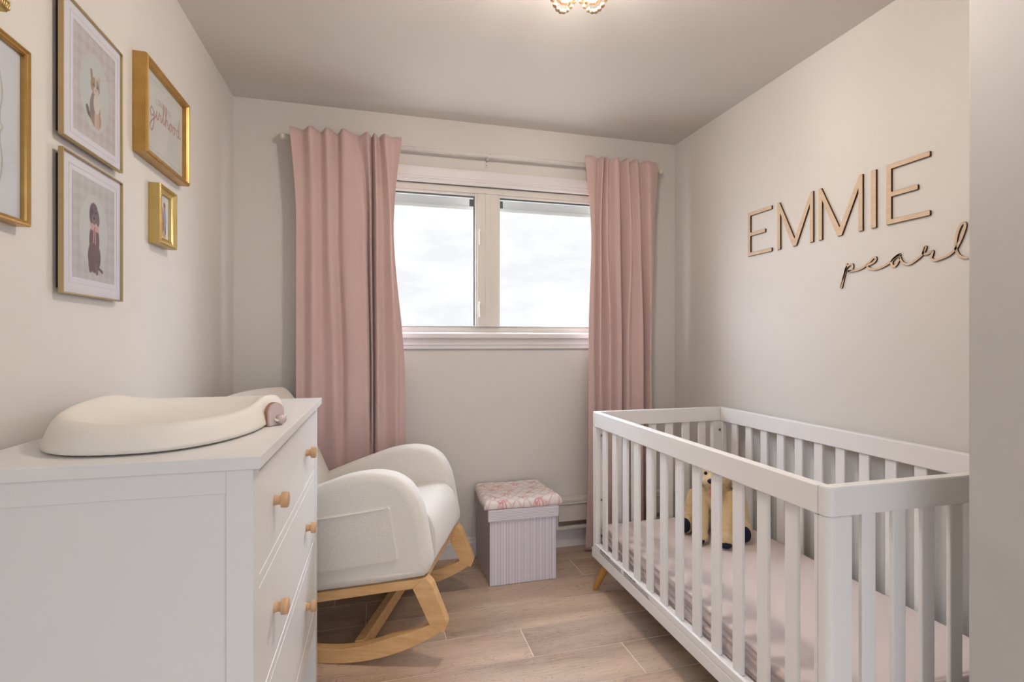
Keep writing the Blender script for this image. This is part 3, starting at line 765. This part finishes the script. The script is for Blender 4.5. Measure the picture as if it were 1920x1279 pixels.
# mattress with fitted sheet
MX0, MX1, MY0, MY1, MZ0, MZ1 = CX0+.037, CX1-.037, CY0+.037, CY1-.037, .1995, .322
bm = bmesh.new(); nxm, nym, nzm = 44, 130, 26
hx, hy = (MX1-MX0)/2, (MY1-MY0)/2; mcx, mcy = (MX0+MX1)/2, (MY0+MY1)/2
grid = {}
def mpt(x, y, z, side):
    rr = .018; q = 1-max(0, (z-(MZ1-rr))/rr) if z > MZ1-rr else 1
    ins = rr*(1-math.sqrt(max(0, 1-(1-q)**2)))
    px_, py_ = x, y
    ax, ay = abs(x-mcx)/hx, abs(y-mcy)/hy
    if side:
        n1 = noise.noise(Vector((x*5, y*5, z*60)))*.8+noise.noise(Vector((x*12, y*9, z*130+7)))*.55
        f_ = min(1, (z-MZ0)/.02)*min(1, (MZ1-z)/.02)
        dsp = min(.006, -(.003+.0125*n1)*f_)-ins
        if ax > .999: px_ += dsp*math.copysign(1, x-mcx)
        if ay > .999: py_ += dsp*math.copysign(1, y-mcy)
    zz = z
    if z >= MZ1-1e-6:
        e = min(1, (1-ax)*hx/.09, (1-ay)*hy/.09); e = max(0, e)
        zz = MZ1-.006*(1-e)**2+.0012*noise.noise(Vector((x*7, y*3, 2)))+.0014*(1-e)*noise.noise(Vector((x*60, y*9, 5)))
        if ax > .999: px_ = mcx+math.copysign(hx-rr*.55, x-mcx)
        if ay > .999: py_ = mcy+math.copysign(hy-rr*.55, y-mcy)
    return (px_, py_, zz)
def V_(x, y, z, side):
    k = (round(x, 5), round(y, 5), round(z, 5))
    if k not in grid: grid[k] = bm.verts.new(mpt(x, y, z, side))
    return grid[k]
xs = [MX0+2*hx*i/nxm for i in range(nxm+1)]; ys = [MY0+2*hy*i/nym for i in range(nym+1)]
zs = [MZ0+(MZ1-MZ0)*(i/nzm) for i in range(nzm+1)]
for i in range(nxm):
    for j in range(nym): bm.faces.new([V_(xs[i+a], ys[j+b], MZ1, False) for a, b in ((0, 0), (1, 0), (1, 1), (0, 1))])
for k in range(nzm):
    for i in range(nxm):
        for y in (ys[0], ys[-1]): bm.faces.new([V_(xs[i+a], y, zs[k+b], zs[k+b] < MZ1-1e-6) for a, b in ((0, 0), (1, 0), (1, 1), (0, 1))])
    for j in range(nym):
        for x in (xs[0], xs[-1]): bm.faces.new([V_(x, ys[j+a], zs[k+b], zs[k+b] < MZ1-1e-6) for a, b in ((0, 0), (1, 0), (1, 1), (0, 1))])
bm.faces.new([V_(x, y, MZ0, True) for x, y in ((xs[0], ys[0]), (xs[-1], ys[0]), (xs[-1], ys[-1]), (xs[0], ys[-1]))])
mo = obj('crib_mattress', bm, M['sheet'], None, True); mo.location = (0, 0, 0)
tag(mo, 'crib mattress in a pale pink fitted sheet with rumpled sides', 'mattress')

# ================================================================= PLUSH DOG
pl = tag(empty('plush_dog', (1.524, 2.055, .3225), R(-41)), 'golden plush dog with dark paw pads sitting in the crib', 'stuffed toy')
def capsule(bm, a, b, r0, r1, n=7):
    a, b = Vector(a), Vector(b)
    for i in range(n+1):
        t_ = i/n; ball(bm, a.lerp(b, t_), r0*(1-t_)+r1*t_, 12, 8)
def hd(x, y, z, a=R(-6)):                        # the head is turned a little to its right
    y += .03; return (x*math.cos(a)-y*math.sin(a), -.03+x*math.sin(a)+y*math.cos(a), z)
bm = bmesh.new()
ball(bm, (0, .03, .115), (.104, .080, .112)); ball(bm, (0, -.015, .175), (.086, .062, .078)); ball(bm, (0, .0, .225), (.062, .052, .05))
ball(bm, (0, -.03, .278), (.080, .074, .070)); ball(bm, hd(0, -.090, .258), (.046, .048, .034)); ball(bm, hd(0, -.078, .232), (.034, .036, .022))
for s_ in (-1, 1):
    capsule(bm, (s_*.060, -.03, .185), (s_*.052, -.155, .04), .037, .033); ball(bm, (s_*.052, -.172, .033), (.036, .040, .032))
    capsule(bm, (s_*.085, .01, .060), (s_*.112, -.05, .046), .054, .042); ball(bm, (s_*.122, -.078, .047), (.034, .036, .046))
    capsule(bm, (s_*.092, .02, .15), (s_*.105, -.01, .07), .04, .042)
bmesh.ops.recalc_face_normals(bm, faces=bm.faces)
pb = obj('body', bm, M['plush'], pl, True)
rm = pb.modifiers.new('r', 'REMESH'); rm.mode = 'VOXEL'; rm.voxel_size = .0055; rm.use_smooth_shade = True
sm = pb.modifiers.new('s', 'SMOOTH'); sm.factor = .6; sm.iterations = 5
tx = bpy.data.textures.new('fur_lumps', 'CLOUDS'); tx.noise_scale = .012
dp = pb.modifiers.new('d', 'DISPLACE'); dp.texture = tx; dp.strength = .006; dp.mid_level = .5
for s_ in (-1, 1):
    bm = bmesh.new(); ball(bm, hd(s_*.080, -.03, .262), (.018, .038, .060), rot=Matrix.Rotation(s_*R(-14), 3, 'Y'))
    e_ = obj('ear', bm, M['plush'], pl, True)
    bm = bmesh.new(); ball(bm, hd(s_*.030, -.098, .292), .0075, 12, 8); obj('eye', bm, M['fur_dark'], pl, True)
    bm = bmesh.new(); ball(bm, (s_*.125, -.108, .047), (.025, .012, .034)); obj('paw_pad', bm, M['fur_dark'], pl, True)
    bm = bmesh.new(); ball(bm, (s_*.054, -.199, .022), (.024, .016, .016)); obj('paw_pad', bm, M['fur_dark'], pl, True)
bm = bmesh.new(); ball(bm, hd(0, -.136, .268), (.015, .011, .011)); obj('nose', bm, M['fur_dark'], pl, True)
bm = bmesh.new(); ball(bm, hd(0, -.119, .222), (.0125, .008, .028), rot=Matrix.Rotation(R(-14), 3, 'X')); obj('tongue', bm, M['tongue'], pl, True)
bm = bmesh.new(); ball(bm, hd(0, -.114, .2435), (.026, .012, .0055), rot=Matrix.Rotation(R(10), 3, 'X')); obj('mouth', bm, M['fur_dark'], pl, True)
bm = bmesh.new(); ball(bm, (0, -.060, .165), (.050, .028, .055)); obj('chest_patch', bm, M['plush_pale'], pl, True)

# ================================================================= NAME ON THE WALL
FX = 1.8015
def letter(name, polys, label, y_left, z0):
    """polys in (u to the viewer's right, v up); viewer's right is towards -Y"""
    o_l = (XR-.0002, y_left, z0)
    bm = bmesh.new()
    for pts in polys: prism(bm, pts, lambda p: (FX, y_left-p[0], z0+p[1]), lambda p: (XR-.0002, y_left-p[0], z0+p[1]), 1)
    o = obj(name, bm, [M['ply'], M['letter_edge']])
    for p in o.data.polygons:
        if p.normal.x > -.5: p.material_index = 1
    bv = o.modifiers.new('b', 'BEVEL'); bv.width = .0006; bv.segments = 1; bv.material = 1
    return tag(o, label, 'wooden letter')
def E_poly(w, h, t=.019, mid=.74, a=.0175):
    hm = h*.455
    return [[(0, 0), (w-.002, 0), (w, .002), (w, a-.002), (w-.002, a), (t, a), (t, hm), (w*mid-.002, hm), (w*mid, hm+.002), (w*mid, hm+a-.002), (w*mid-.002, hm+a), (t, hm+a), (t, h-a), (w-.002, h-a), (w, h-a+.002), (w, h-.002), (w-.002, h), (0, h)]]
def M_poly(w, h, t=.018):
    return [[(0, 0), (0, h), (.014, h), (w/2, .034), (w-.014, h), (w, h), (w, 0), (w-t, 0), (w-t, h-.052), (w/2+.010, 0), (w/2-.010, 0), (t, h-.052), (t, 0)]]
HZ, HH = 1.634, .217
letter('wooden_letter', E_poly(.162, HH), 'first plywood capital E on the wall, beside the window curtain', 2.183, HZ)
letter('wooden_letter', M_poly(.203, HH), 'first of the two plywood capital M letters, next to the first E', 1.987, HZ)
letter('wooden_letter', M_poly(.203, HH), 'second plywood capital M on the wall, left of the capital I', 1.757, HZ)
letter('wooden_letter', [[(0, 0), (.0205, 0), (.0205, HH), (0, HH)]], 'plywood capital I, single upright bar on the right wall', 1.520, HZ)
letter('wooden_letter', E_poly(.153, HH), 'last plywood capital E on the wall, above the script word', 1.460, HZ)
PEARL = [(1.626, 1.518), (1.627, 1.503), (1.632, 1.486), (1.639, 1.463), (1.645, 1.441), (1.65, 1.426), (1.654, 1.428), (1.651, 1.44), (1.647, 1.449), (1.64, 1.465), (1.633, 1.486), (1.625, 1.503), (1.613, 1.511), (1.602, 1.511), (1.599, 1.503), (1.602, 1.492), (1.613, 1.488), (1.621, 1.486), (1.603, 1.485), (1.575, 1.487), (1.552, 1.494), (1.537, 1.505), (1.525, 1.512), (1.514, 1.522), (1.505, 1.523), (1.503, 1.515), (1.511, 1.506), (1.524, 1.501), (1.536, 1.499), (1.535, 1.49), (1.522, 1.482), (1.505, 1.479), (1.483, 1.482), (1.461, 1.49), (1.447, 1.498), (1.433, 1.509), (1.42, 1.517), (1.411, 1.5195), (1.423, 1.514), (1.437, 1.504), (1.442, 1.493), (1.438, 1.482), (1.429, 1.481), (1.419, 1.494), (1.413, 1.51), (1.409, 1.5), (1.4, 1.487), (1.384, 1.48), (1.369, 1.483), (1.352, 1.493), (1.336, 1.505), (1.329, 1.515), (1.323, 1.529), (1.326, 1.53), (1.331, 1.521), (1.331, 1.51), (1.322, 1.506), (1.311, 1.508), (1.301, 1.512), (1.302, 1.502), (1.306, 1.491), (1.301, 1.483), (1.289, 1.48), (1.27, 1.484), (1.25, 1.491), (1.234, 1.503), (1.223, 1.518), (1.212, 1.542), (1.204, 1.566), (1.202, 1.581), (1.209, 1.586), (1.218, 1.575), (1.226, 1.552), (1.23, 1.525), (1.228, 1.503), (1.22, 1.485), (1.207, 1.476), (1.193, 1.475), (1.170, 1.479)]
P = catmull([(a, b, 0) for a, b in PEARL], 4)
def ribbon(bm, P, wd, x0, x1):
    L, Rr_ = [], []
    for i, p in enumerate(P):
        d = (P[min(i+1, len(P)-1)]-P[max(i-1, 0)]); d = d.normalized() if d.length > 1e-9 else Vector((1, 0, 0))
        n = Vector((-d.y, d.x, 0))*wd/2; L.append(p+n); Rr_.append(p-n)
    def row(Q, x): return [bm.verts.new((x, q.x, q.y)) for q in Q]
    A, B, C, D = row(L, x0), row(Rr_, x0), row(L, x1), row(Rr_, x1)
    for i in range(len(P)-1):
        for q, mi in (((A[i], A[i+1], B[i+1], B[i]), 0), ((A[i], C[i], C[i+1], A[i+1]), 1), ((B[i], B[i+1], D[i+1], D[i]), 1)):
            f = bm.faces.new(q); f.material_index = mi
    bm.faces.new((A[0], B[0], D[0], C[0])).material_index = 1; bm.faces.new((A[-1], C[-1], D[-1], B[-1])).material_index = 1
bm = bmesh.new(); ribbon(bm, P, .0080, 1.8035, XR-.0002)
me = bpy.data.meshes.new('wooden_word'); bm.to_mesh(me); bm.free()
tag(new_obj('wooden_word', me, [M['ply'], M['letter_edge']]), 'plywood cursive word pearl on the right wall below the capital letters', 'wooden sign')

# ================================================================= PICTURE FRAMES ON THE LEFT WALL
def soft(d, w_): return np.clip(.5-d/w_, 0, 1)
def ell(U, V, cx_, cy_, rx, ry, rot=0, w_=.002):
    c_, s_ = math.cos(rot), math.sin(rot); x = (U-cx_)*c_+(V-cy_)*s_; y = -(U-cx_)*s_+(V-cy_)*c_
    return soft((np.sqrt((x/rx)**2+(y/ry)**2)-1)*min(rx, ry), w_)
def seg_d(U, V, a, b):
    ax, ay = a; bx_, by_ = b; dx, dy = bx_-ax, by_-ay; L2 = dx*dx+dy*dy+1e-12
    t_ = np.clip(((U-ax)*dx+(V-ay)*dy)/L2, 0, 1); return np.sqrt((U-ax-t_*dx)**2+(V-ay-t_*dy)**2)
def stroke(U, V, pts, w_, s_=.0012):
    d = np.full(U.shape, 9.)
    for a, b in zip(pts, pts[1:]): d = np.minimum(d, seg_d(U, V, a, b))
    return soft(d-w_/2, s_)
def over(C, m_, col): return C*(1-m_[..., None])+np.array(col)*m_[..., None]
def picture(name, X, y0, y1, z0, z1, nu, nv, fn, parent, flip=1):
    """flat printed sheet facing +X"""
    u = np.linspace(0, y1-y0, nu); v = np.linspace(0, z1-z0, nv); U, V = np.meshgrid(u, v)
    C = fn(U, V); C = np.clip(C, 0, 1)
    verts = [(X, y0+uu, z0+vv_) for vv_ in v for uu in u]
    faces = [(j*nu+i, j*nu+i+1, (j+1)*nu+i+1, (j+1)*nu+i) for j in range(nv-1) for i in range(nu-1)]
    me = bpy.data.meshes.new(name); me.from_pydata(verts, [], faces)
    ca = me.color_attributes.new('Col', 'FLOAT_COLOR', 'POINT'); ca.data.foreach_set('color', np.concatenate([C, np.ones(C.shape[:2]+(1,))], -1).astype(np.float32).ravel())
    o = new_obj(name, me, M['print'], parent); o.location = -Vector(parent.location); return o
def ring(name, y0, y1, z0, z1, prof, material, parent, smooth=False):
    """mitred moulding; prof = [(inset from the outside, X), ...]"""
    bm = bmesh.new(); L = []
    for (ins, X) in prof: L.append([bm.verts.new(p) for p in ((X, y0+ins, z0+ins), (X, y1-ins, z0+ins), (X, y1-ins, z1-ins), (X, y0+ins, z1-ins))])
    n = len(L)
    for k in range(n):
        a_, b_ = L[k], L[(k+1) % n]
        for i in range(4): bm.faces.new((a_[i], a_[(i+1) % 4], b_[(i+1) % 4], b_[i]))
    o = obj(name, bm, material, parent, smooth); o.location = -Vector(parent.location); return o
def sheet(name, X0, X1, y0, y1, z0, z1, material, parent):
    bm = bmesh.new(); box(bm, X0, X1, y0, y1, z0, z1); o = obj(name, bm, material, parent); o.location = -Vector(parent.location); return o
def frame(y0, y1, z0, z1, label):
    r_ = empty('picture_frame', (XL, (y0+y1)/2, z0)); return tag(r_, label, 'picture frame', 'frames on the left wall')
W0 = XL+.0008

GING = (.60, .50, .50)
def gingham(U, V, tint, base, p=.0165):
    a_ = (np.floor(U/p) % 2); b_ = (np.floor(V/p) % 2)
    k = (a_+b_)/2; C = np.ones(U.shape+(3,))*np.array(base); return C*(1-k[..., None])+np.array(tint)*k[..., None]

# cat and dog prints in slim brass frames
def cat_art(U, V):
    W_, H_ = .196, .252
    C = gingham(U, V, (.50, .44, .45), (.56, .52, .52))
    C = over(C, ell(U, V, W_/2-.003, H_/2-.004, .069, .096), (.54, .555, .535))
    f = .58
    C = over(C, stroke(U, V, [(.058, .075), (.064, .062), (.078, .055)], .012), (.16, .16, .16))
    C = over(C, ell(U, V, .094, .080, .025, .042), (.34, .22, .17)); C = over(C, ell(U, V, .089, .090, .015, .034), (.26, .22, .22))
    C = over(C, ell(U, V, .110, .060, .014, .020), (.46, .28, .18)); C = over(C, ell(U, V, .102, .098, .015, .026), (.62, .55, .50))
    C = over(C, stroke(U, V, [(.097, .07), (.098, .040)], .011), (.55, .42, .35)); C = over(C, stroke(U, V, [(.108, .07), (.110, .042)], .011), (.52, .38, .30))
    C = over(C, stroke(U, V, [(.080, .150), (.077, .172)], .010), (.33, .24, .21)); C = over(C, stroke(U, V, [(.108, .148), (.114, .166)], .011), (.50, .40, .36))
    C = over(C, ell(U, V, .095, .140, .022, .021), (.40, .26, .17)); C = over(C, ell(U, V, .103, .139, .012, .017), (.32, .27, .25))
    C = over(C, ell(U, V, .099, .128, .012, .011), (.58, .48, .45)); C = over(C, stroke(U, V, [(.097, .158), (.098, .136)], .004), (.60, .52, .46))
    for ex in (.087, .106): C = over(C, ell(U, V, ex, .142, .004, .0035), (.12, .12, .10))
    C = over(C, ell(U, V, .099, .132, .003, .0022), (.40, .20, .20))
    return C
def dog_art(U, V):
    W_, H_ = .196, .248
    C = gingham(U, V, (.48, .46, .46), (.55, .53, .53))
    C = over(C, ell(U, V, W_/2-.003, H_/2-.004, .066, .094), (.555, .565, .555))
    br = (.155, .105, .115)
    C = over(C, ell(U, V, .096, .060, .030, .040), br); C = over(C, ell(U, V, .096, .100, .024, .040), (.17, .115, .12))
    C = over(C, stroke(U, V, [(.112, .035), (.134, .026)], .008), br); C = over(C, stroke(U, V, [(.075, .04), (.078, .026)], .014), br); C = over(C, stroke(U, V, [(.105, .04), (.108, .022)], .014), (.20, .13, .12))
    C = over(C, ell(U, V, .094, .172, .019, .022), (.17, .12, .14)); C = over(C, ell(U, V, .082, .162, .009, .022), (.14, .10, .12)); C = over(C, ell(U, V, .110, .160, .010, .022, .2), (.17, .13, .17))
    C = over(C, ell(U, V, .095, .152, .012, .012), (.21, .15, .16)); C = over(C, ell(U, V, .095, .156, .004, .003), (.05, .04, .05))
    for ex in (.087, .103): C = over(C, ell(U, V, ex, .171, .0028, .0026), (.04, .03, .04))
    pk2 = (.58, .36, .35)
    C = over(C, stroke(U, V, [(.078, .138), (.114, .136)], .006), pk2); C = over(C, ell(U, V, .086, .132, .009, .007), pk2); C = over(C, ell(U, V, .108, .130, .009, .007), pk2)
    C = over(C, stroke(U, V, [(.094, .130), (.091, .095)], .0035), pk2); C = over(C, stroke(U, V, [(.100, .130), (.101, .092)], .0035), pk2)
    return C
for (z0, z1, art, nm, lab) in ((1.672, 1.999, cat_art, (.052, .248, .035, .290), 'slim brass frame with a sitting cat print, above the dog print'),
                               (1.318, 1.645, dog_art, (.047, .243, .042, .290), 'slim brass frame with a brown dog wearing a pink bow, below the cat print')):
    y0, y1 = 1.360, 1.640
    f = frame(y0, y1, z0, z1, lab)
    ring('moulding', y0, y1, z0, z1, [(0, -.6855), (0, -.676), (.0008, -.6752), (.0028, -.6752), (.0035, -.676), (.0035, -.6855)], M['gold3'], f)
    sheet('backing', W0, -.6852, y0+.012, y1-.012, z0+.012, z1-.012, M['dark'], f)  # near-black inset block stands in for the shadow gap behind the frame
    sheet('mat_board', -.6850, -.6815, y0+.0036, y1-.0036, z0+.0036, z1-.0036, M['mat_board'], f)
    picture('print', -.6812, y0+nm[0], y0+nm[1], z0+nm[2], z0+nm[3], 120, 150, art, f)
    # pressed line round the mat opening
    ring('mat_bevel', y0+nm[0]-.014, y0+nm[1]+.014, z0+nm[2]-.014, z0+nm[3]+.014, [(0, -.6815), (0, -.6808), (.0016, -.6808), (.0016, -.6815)], M['mat_board'], f)
    sheet('glass', -.6790, -.6775, y0+.0037, y1-.0037, z0+.0037, z1-.0037, M['glass'], f)

# lettering helper: polylines in a unit box
def script_strokes():
    g_ = [(.55, .60), (.30, .78), (.10, .62), (.18, .42), (.42, .44), (.55, .66), (.56, .40), (.46, -.05), (.22, -.28), (.02, -.12), (.22, .12), (.62, .38), (.80, .52)]
    i_ = [(.80, .52), (.90, .76), (.88, .50), (.98, .40), (1.12, .50)]
    r_ = [(1.12, .50), (1.22, .80), (1.26, .70), (1.42, .72), (1.42, .50), (1.50, .42), (1.62, .56)]
    l_ = [(1.62, .56), (1.86, 1.05), (1.88, 1.32), (1.78, 1.30), (1.72, .90), (1.76, .46), (1.88, .44), (2.00, .60)]
    h_ = [(2.00, .60), (2.20, 1.05), (2.22, 1.32), (2.12, 1.30), (2.08, .90), (2.06, .40), (2.14, .66), (2.28, .78), (2.38, .66), (2.38, .46), (2.48, .40), (2.60, .52)]
    o_ = [(2.60, .52), (2.70, .74), (2.88, .72), (2.92, .50), (2.76, .38), (2.64, .52), (2.72, .72), (2.90, .74), (3.05, .68)]
    o2 = [(x+.48, y) for x, y in o_[1:]]
    d_ = [(3.98, .70), (3.82, .76), (3.66, .60), (3.72, .42), (3.90, .42), (4.02, .66), (4.10, 1.32), (4.04, .60), (4.10, .42), (4.24, .46)]
    return [[(v.x, v.y) for v in catmull([(a, b, 0) for a, b in s_], 4)] for s_ in (g_, i_, r_, l_, h_, o_, o2, d_)]
def caps(word, x, y, h, arch=None):
    G_ = {'L': [[(0, 1), (0, 0), (.5, 0)]], 'O': [[(.3+.3*math.cos(a), .5+.5*math.sin(a)) for a in [i*PI/8 for i in range(17)]]], 'N': [[(0, 0), (0, 1), (.55, 0), (.55, 1)]],
          'G': [[(.58, .8), (.3, 1), (.02, .7), (.02, .3), (.3, 0), (.58, .2), (.58, .5), (.35, .5)]], 'I': [[(.05, 0), (.05, 1)]], 'V': [[(0, 1), (.3, 0), (.6, 1)]], 'E': [[(.5, 1), (0, 1), (0, 0), (.5, 0)], [(0, .5), (.4, .5)]]}
    out_ = []
    for chh in word:
        if chh == ' ': x += h*.7; continue
        for s_ in G_[chh]: out_.append([(x+px_*h, y+py_*h+(arch(x+px_*h) if arch else 0)) for px_, py_ in s_])
        x += h*(.35 if chh == 'I' else .9)
    return out_
def girl_art(U, V):
    W_, H_ = U.max(), V.max()
    C = np.ones(U.shape+(3,))*np.array((.60, .585, .54))
    line = np.minimum(np.minimum(abs(U-.022), abs(U-(W_-.022))), np.minimum(abs(V-.022), abs(V-(H_-.022))))
    inside = (U > .02) & (U < W_-.02) & (V > .02) & (V < H_-.02)
    C = over(C, soft(line-.0009, .001)*inside, (.38, .41, .43))
    sx_ = .0600; ox, oy = .050, .096
    for s_ in script_strokes(): C = over(C, stroke(U, V, [(ox+a*sx_, oy+b*sx_*1.15+.003*a) for a, b in s_], .0052), (.40, .22, .21))
    ar = lambda x: -.9*(x-W_/2)**2*1.2
    for s_ in caps('LONG LIVE', W_/2-.066, .178, .017, ar): C = over(C, stroke(U, V, s_, .0028), (.40, .31, .27))
    return C
y0, y1, z0, z1 = 1.744, 2.104, 1.772, 2.068
f = frame(y0, y1, z0, z1, 'deep gold frame reading long live girlhood, topmost on the window side')
ring('moulding', y0, y1, z0, z1, [(0, W0), (.0, -.662), (.0025, -.6575), (.006, -.6555), (.010, -.6565), (.0125, -.660), (.0165, -.664), (.018, -.672), (.018, W0)], M['gold'], f)
picture('print', -.6765, y0+.0181, y1-.0181, z0+.0181, z1-.0181, 220, 180, girl_art, f)
sheet('backing', W0+.001, -.677, y0+.0182, y1-.0182, z0+.0182, z1-.0182, M['mat_board'], f)
sheet('glass', -.6745, -.6730, y0+.0182, y1-.0182, z0+.0182, z1-.0182, M['glass'], f)
def beading(y0, y1, z0, z1, X, r_, step, material, parent, elong=1.0):
    bm = bmesh.new(); n1 = int((y1-y0)/step); n2 = int((z1-z0)/step)
    for i in range(n1+1):
        y = y0+(y1-y0)*i/n1
        for z in (z0, z1): ball(bm, (X, y, z), (r_, r_*elong, r_), 6, 4)
    for i in range(1, n2):
        z = z0+(z1-z0)*i/n2
        for y in (y0, y1): ball(bm, (X, y, z), (r_, r_, r_*elong), 6, 4)
    o = obj('beading', bm, material, parent, True); o.location = -Vector(parent.location)
beading(y0+.0015, y1-.0015, z0+.0015, z1-.0015, -.6625, .0018, .0045, M['gold'], f)

def child_art(U, V):
    W_, H_ = U.max(), V.max(); C = np.ones(U.shape+(3,))*np.array((.66, .64, .66))
    C = over(C, soft(V-.022-.004*np.sin(U*60), .006), (.70, .64, .60))
    C = over(C, stroke(U, V, [(.058, .020), (.056, .055)], .012), (.16, .18, .26)); C = over(C, stroke(U, V, [(.054, .050), (.052, .088)], .022), (.30, .38, .50))
    C = over(C, stroke(U, V, [(.060, .085), (.066, .060)], .007), (.42, .38, .42)); C = over(C, ell(U, V, .052, .104, .009, .012), (.58, .30, .22)); C = over(C, ell(U, V, .052, .112, .009, .008), (.40, .16, .12))
    C = over(C, ell(U, V, .030, .045, .019, .035), (.46, .20, .10)); C = over(C, ell(U, V, .030, .070, .013, .022), (.55, .28, .15)); C = over(C, ell(U, V, .027, .092, .012, .012), (.50, .25, .12))
    C = over(C, stroke(U, V, [(.028, .016), (.056, .010)], .011), (.58, .34, .16)); C = over(C, ell(U, V, .020, .025, .012, .015), (.32, .12, .12))
    return C
y0, y1, z0, z1 = 1.853, 1.990, 1.521, 1.712
f = frame(y0, y1, z0, z1, 'smallest gold frame with a photo of a child and a dog, nearest the window')
ring('moulding', y0, y1, z0, z1, [(0, W0), (0, -.664), (.003, -.661), (.006, -.6605), (.009, -.663), (.012, -.668), (.019, -.671), (.021, -.669), (.024, -.670), (.0255, -.676), (.0255, W0)], M['gold2'], f)
picture('photo', -.6780, y0+.0256, y1-.0256, z0+.0256, z1-.0256, 80, 120, child_art, f)
sheet('backing', W0+.001, -.6785, y0+.0257, y1-.0257, z0+.0257, z1-.0257, M['mat_board'], f)
sheet('glass', -.6765, -.6755, y0+.0257, y1-.0257, z0+.0257, z1-.0257, M['glass'], f)
beading(y0+.0035, y1-.0035, z0+.0035, z1-.0035, -.6605, .0021, .0055, M['gold2'], f)

def curl_art(U, V):
    W_, H_ = U.max(), V.max(); C = np.ones(U.shape+(3,))*np.array((.60, .60, .63))
    zc_ = H_*.5; dz = np.abs(V-zc_); e = W_-.048
    edge = e-.014*(1-np.exp(-(dz/.010)))+.012*np.exp(-((dz-.065)/.04)**2)-.10*np.clip((dz-.105)/.05, 0, 1)**2
    edge2 = W_-edge
    d = np.maximum(U-edge, edge2-U); inn = soft(d, .0015)
    C = over(C, inn, (.56, .575, .55)); C = over(C, soft(np.abs(d)-.0016, .0012), (.36, .37, .37)); return C
y0, y1, z0, z1 = .900, 1.242, 1.438, 1.789
f = frame(y0, y1, z0, z1, 'square gold frame at the left edge of the picture with a scalloped white mat')
ring('moulding', y0, y1, z0, z1, [(0, W0), (0, -.674), (.0015, -.6700), (.004, -.6695), (.006, -.672), (.0075, -.6735), (.010, -.6725), (.0115, -.676), (.0115, W0)], M['gold'], f)
picture('mat_print', -.6830, y0+.0116, y1-.0116, z0+.0116, z1-.0116, 150, 150, curl_art, f)
sheet('backing', W0+.001, -.6834, y0+.0117, y1-.0117, z0+.0117, z1-.0117, M['mat_board'], f)
sheet('glass', -.6810, -.6795, y0+.0117, y1-.0117, z0+.0117, z1-.0117, M['glass'], f)
# ribbed frame whose lower corner peeks in at the top left
y0, y1, z0, z1 = 1.005, 1.181, 1.832, 2.060
f = frame(y0, y1, z0, z1, 'ribbed gold frame cut off by the top left corner of the picture')
ring('moulding', y0, y1, z0, z1, [(0, W0), (0, -.676), (.003, -.672), (.008, -.670), (.013, -.672), (.016, -.677), (.016, W0)], M['gold2'], f)
bm = bmesh.new()
n_ = 34
for i in range(n_):
    z = z0+.004+(z1-z0-.008)*i/(n_-1); y = y0+.004+(y1-y0-.008)*i/(n_-1)
    for yy in (y0+.008, y1-.008): ball(bm, (-.6705, yy, z), (.0022, .0078, .0024), 6, 5)
    for zz in (z0+.008, z1-.008): ball(bm, (-.6705, y, zz), (.0022, .0020, .0078), 6, 5)
o = obj('ribbing', bm, M['gold2'], f, True); o.location = -Vector(f.location)
sheet('backing', W0+.001, -.683, y0+.0162, y1-.0162, z0+.0162, z1-.0162, M['mat_board'], f)
sheet('glass', -.6810, -.6795, y0+.0162, y1-.0162, z0+.0162, z1-.0162, M['glass'], f)

# ================================================================= BEADED CEILING LAMP
LX, LY = .565, 1.355
lamp = tag(empty('ceiling_lamp', (LX, LY, ZC)), 'beaded wooden ceiling lamp with looping strings, at the top of the picture', 'ceiling lamp')
bm = bmesh.new(); tube(bm, [(0, 0, -.0005), (0, 0, -.02), (0, 0, -.024)], [.06, .058, .045], 28); obj('canopy', bm, M['cream'], lamp, True)
bm = bmesh.new(); tube(bm, [(0, 0, -.02), (0, 0, -.10)], .009, 10); obj('stem', bm, M['cream'], lamp, True)
bm = bmesh.new(); ball(bm, (0, 0, -.145), (.032, .032, .045), 16, 12); obj('bulb', bm, M['bulb'], lamp, True)
for (rad_, zz) in ((.106, -.165), (.058, -.055)):
    bm = bmesh.new(); tube(bm, [(rad_*math.cos(a), rad_*math.sin(a), zz) for a in [i*2*PI/32 for i in range(33)]], .0022, 6, False); obj('hoop', bm, M['gold3'], lamp, True)
NA = 6; A0 = R(75)
def bead_string(pts, r_=.0076):
    bm = bmesh.new()
    for p in pts: ball(bm, p, (r_, r_, r_*.96), 10, 7)
    return obj('bead_string', bm, M['bead'], lamp, True)
def loop(a0, a1, r_, z0_, sag, n):
    out_ = []
    for k in range(n+1):
        t_ = k/n; a = a0+(a1-a0)*t_; out_.append((r_*math.cos(a), r_*math.sin(a), z0_-sag*4*t_*(1-t_)))
    return out_
for k in range(NA):
    a0, a1 = A0+k*2*PI/NA, A0+(k+1)*2*PI/NA
    bead_string(loop(a0, a1, .106, -.172, .062, 10)); bead_string(loop(a0, a1, .098, -.172, .040, 8))
    bead_string([(( .058+(.106-.058)*t_)*math.cos(a0), (.058+(.106-.058)*t_)*math.sin(a0), -.055-.11*t_+.0*t_) for t_ in [i/8 for i in range(9)]])
    am = (a0+a1)/2
    bead_string([((.058+.04*math.sin(PI*t_)+.046*t_)*math.cos(am), (.058+.04*math.sin(PI*t_)+.046*t_)*math.sin(am), -.055-.11*t_) for t_ in [i/8 for i in range(9)]])
pl_ = bpy.data.lights.new('lamp_bulb_light', 'POINT'); pl_.energy = 33.0; pl_.color = (1, .93, .86); pl_.shadow_soft_size = .06
po = bpy.data.objects.new('lamp_bulb_light', pl_); COL.objects.link(po); po.location = (LX, LY, ZC-.10)
